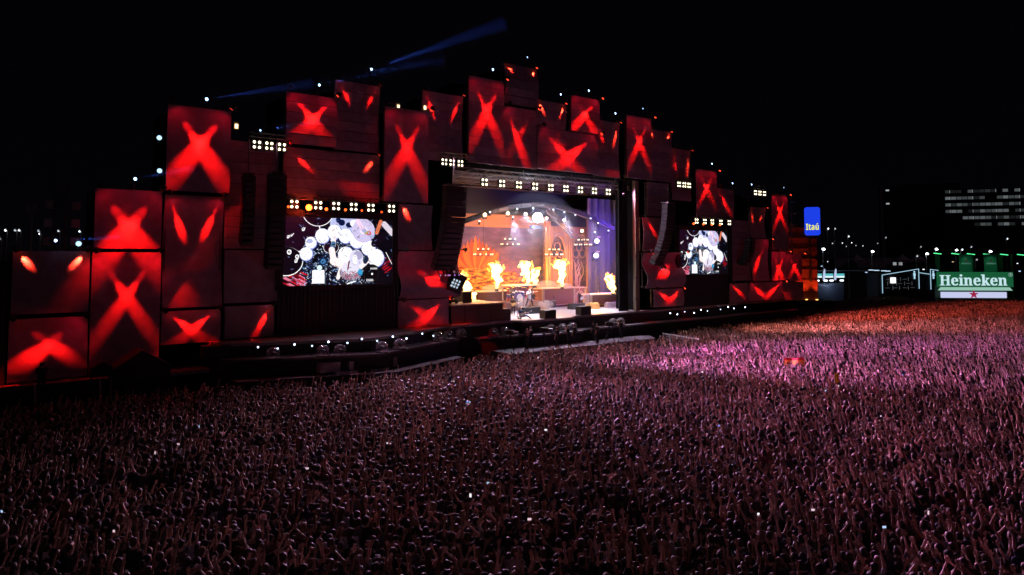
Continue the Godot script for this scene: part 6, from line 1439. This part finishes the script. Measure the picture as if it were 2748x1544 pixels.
func pit_things() -> void:
	var t := thing("canopy_tent", "black peaked tent at the left edge of the crowd", "tent", st(-20.5, 0, 3.0))
	var mb := MB.new(); mb.prism(PackedVector2Array([Vector2(-1.4, 0), Vector2(-1.4, 3.2), Vector2(0, 4.15), Vector2(1.5, 3.2), Vector2(1.5, 0)]), -1.0, 1.0)
	part(t, "cover", mb.out(), m_black)
	t = thing("canopy_tent", "small black tent beside the lone figure", "tent", st(-22.4, 0, 2.7))
	mb = MB.new(); mb.prism(PackedVector2Array([Vector2(-0.55, 2.75), Vector2(-0.55, 3.25), Vector2(0.1, 3.6), Vector2(0.6, 3.2), Vector2(0.6, 2.75)]), -0.6, 0.6)
	part(t, "cover", mb.out(), m_black)
	for x in [-0.5, 0.5]: part(t, "post", tubem(Vector3(x, 0, 0.5), Vector3(x, 2.75, 0.5), 0.05), mat(0.3, 0.28, 0.28, 0.6))
	t = thing("walkway", "black raised walkway before the lowest far left panel", "walkway", st(-24.6, 0, 3.0))
	part(t, "deck", boxm(Vector3(0, 1.95, 0), Vector3(4.6, 0.1, 1.6)), m_black); part(t, "fascia", boxm(Vector3(0, 2.35, 0.85), Vector3(4.6, 0.8, 0.05)), m_black)
	for x in [-0.7, 2.25]: part(t, "post", tubem(Vector3(x, 0, 0.95), Vector3(x - 0.2, 2.8, 0.95), 0.05), mat(0.4, 0.36, 0.36, 0.6))
	for q in [[-16.0, 3.8, 0.6, "small black box on the left wing before the flat red wing"], [-14.9, 3.0, 0.5, "lower black box on the left wing floor"]]:
		t = thing("equipment_box", q[3], "equipment box", st(q[0], q[1] - 0.8, 1.6)); part(t, "case", boxm(Vector3(0, 0.4, 0), Vector3(1.6, 0.8, 0.9)), m_black); part(t, "lid", boxm(Vector3(0, 0.83, 0), Vector3(1.64, 0.05, 0.94)), m_black)
	# silver barrier where the two parts of the crowd meet
	for i in 5:
		t = thing("crowd_barrier", "silver crowd barrier at the corner by the runway, %s from the stage" % ORD[i], "barrier", st(26.2 - 0.25 * i, 0, 2.6 + 1.1 * i, 78.0), "silver crowd barriers")
		for x in [-0.5, 0.5]: part(t, "post", boxm(Vector3(x, 0.9, 0), Vector3(0.09, 1.8, 0.09)), mat(0.75, 0.74, 0.72, 0.35, 0.2))
		part(t, "rail", boxm(Vector3(0, 1.78, 0), Vector3(1.1, 0.1, 0.14)), mat(0.75, 0.74, 0.72, 0.35, 0.2))
		for x in 7: part(t, "bar", tubem(Vector3(-0.38 + 0.127 * x, 0.1, 0), Vector3(-0.38 + 0.127 * x, 1.75, 0), 0.015, 0.015, 5), mat(0.6, 0.6, 0.6, 0.4, 0.3))
	# flags in the crowd
	t = thing("flag", "red and yellow flag stretched over heads in the right crowd", "flag", wt(19.8, 0.5, -48.3, -25.0).scaled_local(Vector3(0.72, 0.75, 1.0)))
	for q in [["red_band", 2.28, 2.52, Color(0.55, 0.02, 0.02)], ["yellow_band", 1.86, 2.275, Color(0.6, 0.3, 0.03)]]:
		mb = MB.new()
		for i in 10:
			var ps := []
			for e in [[i, 0], [i + 1, 0], [i + 1, 1], [i, 1]]:
				var x: float = -0.9 + 1.8 * e[0] / 10.0
				ps.append(Vector3(x, (q[1] if e[1] == 0 else q[2]) + 0.05 * sin(x * 2.0), 0.1 * sin(x * 5.0 + e[1])))
			mb.quad(ps[0], ps[1], ps[2], ps[3], Vector3(-0.4 * cos(ps[0].x * 5.0), 0.2, 1).normalized())
		part(t, q[0], mb.out(), mat(q[3].r, q[3].g, q[3].b, 0.7))
	t = thing("flag", "small yellow flag upright in the right crowd", "flag", wt(19.4, 0.0, -41.2, -20.0))
	part(t, "cloth", folds(0.22, 0.55, 2, 0.04), mat(0.8, 0.6, 0.03, 0.7), Transform3D(Basis(), Vector3(0, 1.95, 0)))
	part(t, "stick", tubem(Vector3(-0.12, 0.9, 0), Vector3(-0.12, 2.55, 0), 0.012, 0.012, 5), mat(0.4, 0.3, 0.2, 0.6))

func wash() -> void:
	# coloured wash lamps beside the opening, thrown over the crowd
	var n := 0
	for q in [[1.3, 8.0, 1.9, 16.0, 0, -48.0, 0.85, 0.34, 1.0, 1000.0, 15.0], [2.1, 8.0, 2.0, 38.0, 0, -58.0, 0.68, 0.20, 1.0, 3300.0, 13.0], [1.7, 8.0, 2.0, 29.0, 0, -44.0, 0.74, 0.24, 1.0, 2400.0, 14.0], [26.6, 8.2, 2.0, 34.0, 0, -74.0, 1.0, 0.34, 0.34, 600.0, 17.0], [26.9, 8.2, 2.1, 56.0, 0, -76.0, 1.0, 0.30, 0.42, 1500.0, 15.0], [0.9, 8.0, 1.9, 0.0, 0, -30.0, 0.9, 0.46, 0.9, 430.0, 26.0], [26.3, 8.2, 2.0, 22.0, 0, -28.0, 1.0, 0.27, 0.75, 2300.0, 22.0], [0.5, 8.0, 1.8, -10.0, 0, -27.0, 0.9, 0.5, 0.9, 250.0, 24.0], [27.1, 8.2, 2.1, 78.0, 0, -104.0, 1.0, 0.16, 0.14, 2600.0, 11.0], [1.1, 8.0, 2.0, 13.0, 0, -28.0, 0.9, 0.36, 0.95, 900.0, 21.0]]:
		n += 1
		var c := Color(q[6], q[7], q[8])
		var t := head_lamp("wash_lamp", "%s coloured wash lamp from the left under the hanging speakers beside the stage" % ORD[n - 1], st(q[0], q[1], q[2]), 0.06, c, 0.6, "wash lamps under the hanging speakers")
		part(t, "stem", tubem(Vector3(0, 0, -0.1), Vector3(0, 0.6, -0.6), 0.05), m_black)
		var to: Vector3 = t.transform.affine_inverse() * Vector3(q[3], q[4], q[5])
		spot(t, to.normalized() * 0.4, to, lamp_col(c.r, c.g, c.b), q[9], q[10], 1.0, 0.12)

func _ready() -> void:
	var cam := Camera3D.new()
	cam.name = "camera"
	cam.projection = Camera3D.PROJECTION_FRUSTUM
	cam.near = 0.5; cam.far = 3000.0
	cam.size = 0.84279 * 0.5
	cam.frustum_offset = Vector2(0, -0.09826 * 0.5)
	cam.transform = Transform3D(Basis(Vector3.RIGHT, deg_to_rad(3.0)), Vector3(0, 9.5, 0))
	add_child(cam)
	cam.current = true
	var we := WorldEnvironment.new(); we.name = "world_environment"
	var env := Environment.new()
	var sky := Sky.new(); var sm := ProceduralSkyMaterial.new()
	sm.sky_top_color = Color(0.008, 0.007, 0.014); sm.sky_horizon_color = Color(0.012, 0.009, 0.016); sm.ground_bottom_color = Color(0.004, 0.003, 0.005); sm.ground_horizon_color = Color(0.008, 0.006, 0.01)
	sky.sky_material = sm
	env.background_mode = Environment.BG_SKY; env.sky = sky
	env.tonemap_mode = Environment.TONE_MAPPER_LINEAR; env.tonemap_exposure = 1.0
	env.sdfgi_enabled = true; env.ssao_enabled = true; env.ssil_enabled = true
	env.volumetric_fog_enabled = true; env.volumetric_fog_density = 0.0
	we.environment = env
	add_child(we)
	var moon := DirectionalLight3D.new(); moon.name = "moon"
	moon.light_color = lamp_col(1.0, 0.5, 0.85); moon.light_energy = 0.008; moon.light_angular_distance = 0.5; moon.shadow_enabled = true
	moon.sky_mode = DirectionalLight3D.SKY_MODE_LIGHT_ONLY
	add_child(moon)
	moon.transform = Transform3D(Basis.looking_at(Vector3(-0.25, -0.55, -0.8)), Vector3(0, 60, 0))
	m_black = mat(0.012, 0.011, 0.013, 0.7)
	m_metal = mat(0.10, 0.10, 0.105, 0.45, 0.6)
	m_lens_red = glow(1.0, 0.06, 0.02, 3.0)
	surroundings()
	stage()
	panels()
	lamps()
	stage_set()
	make_people()
	band()
	pit_things()
	crowd(cam)
	wash()
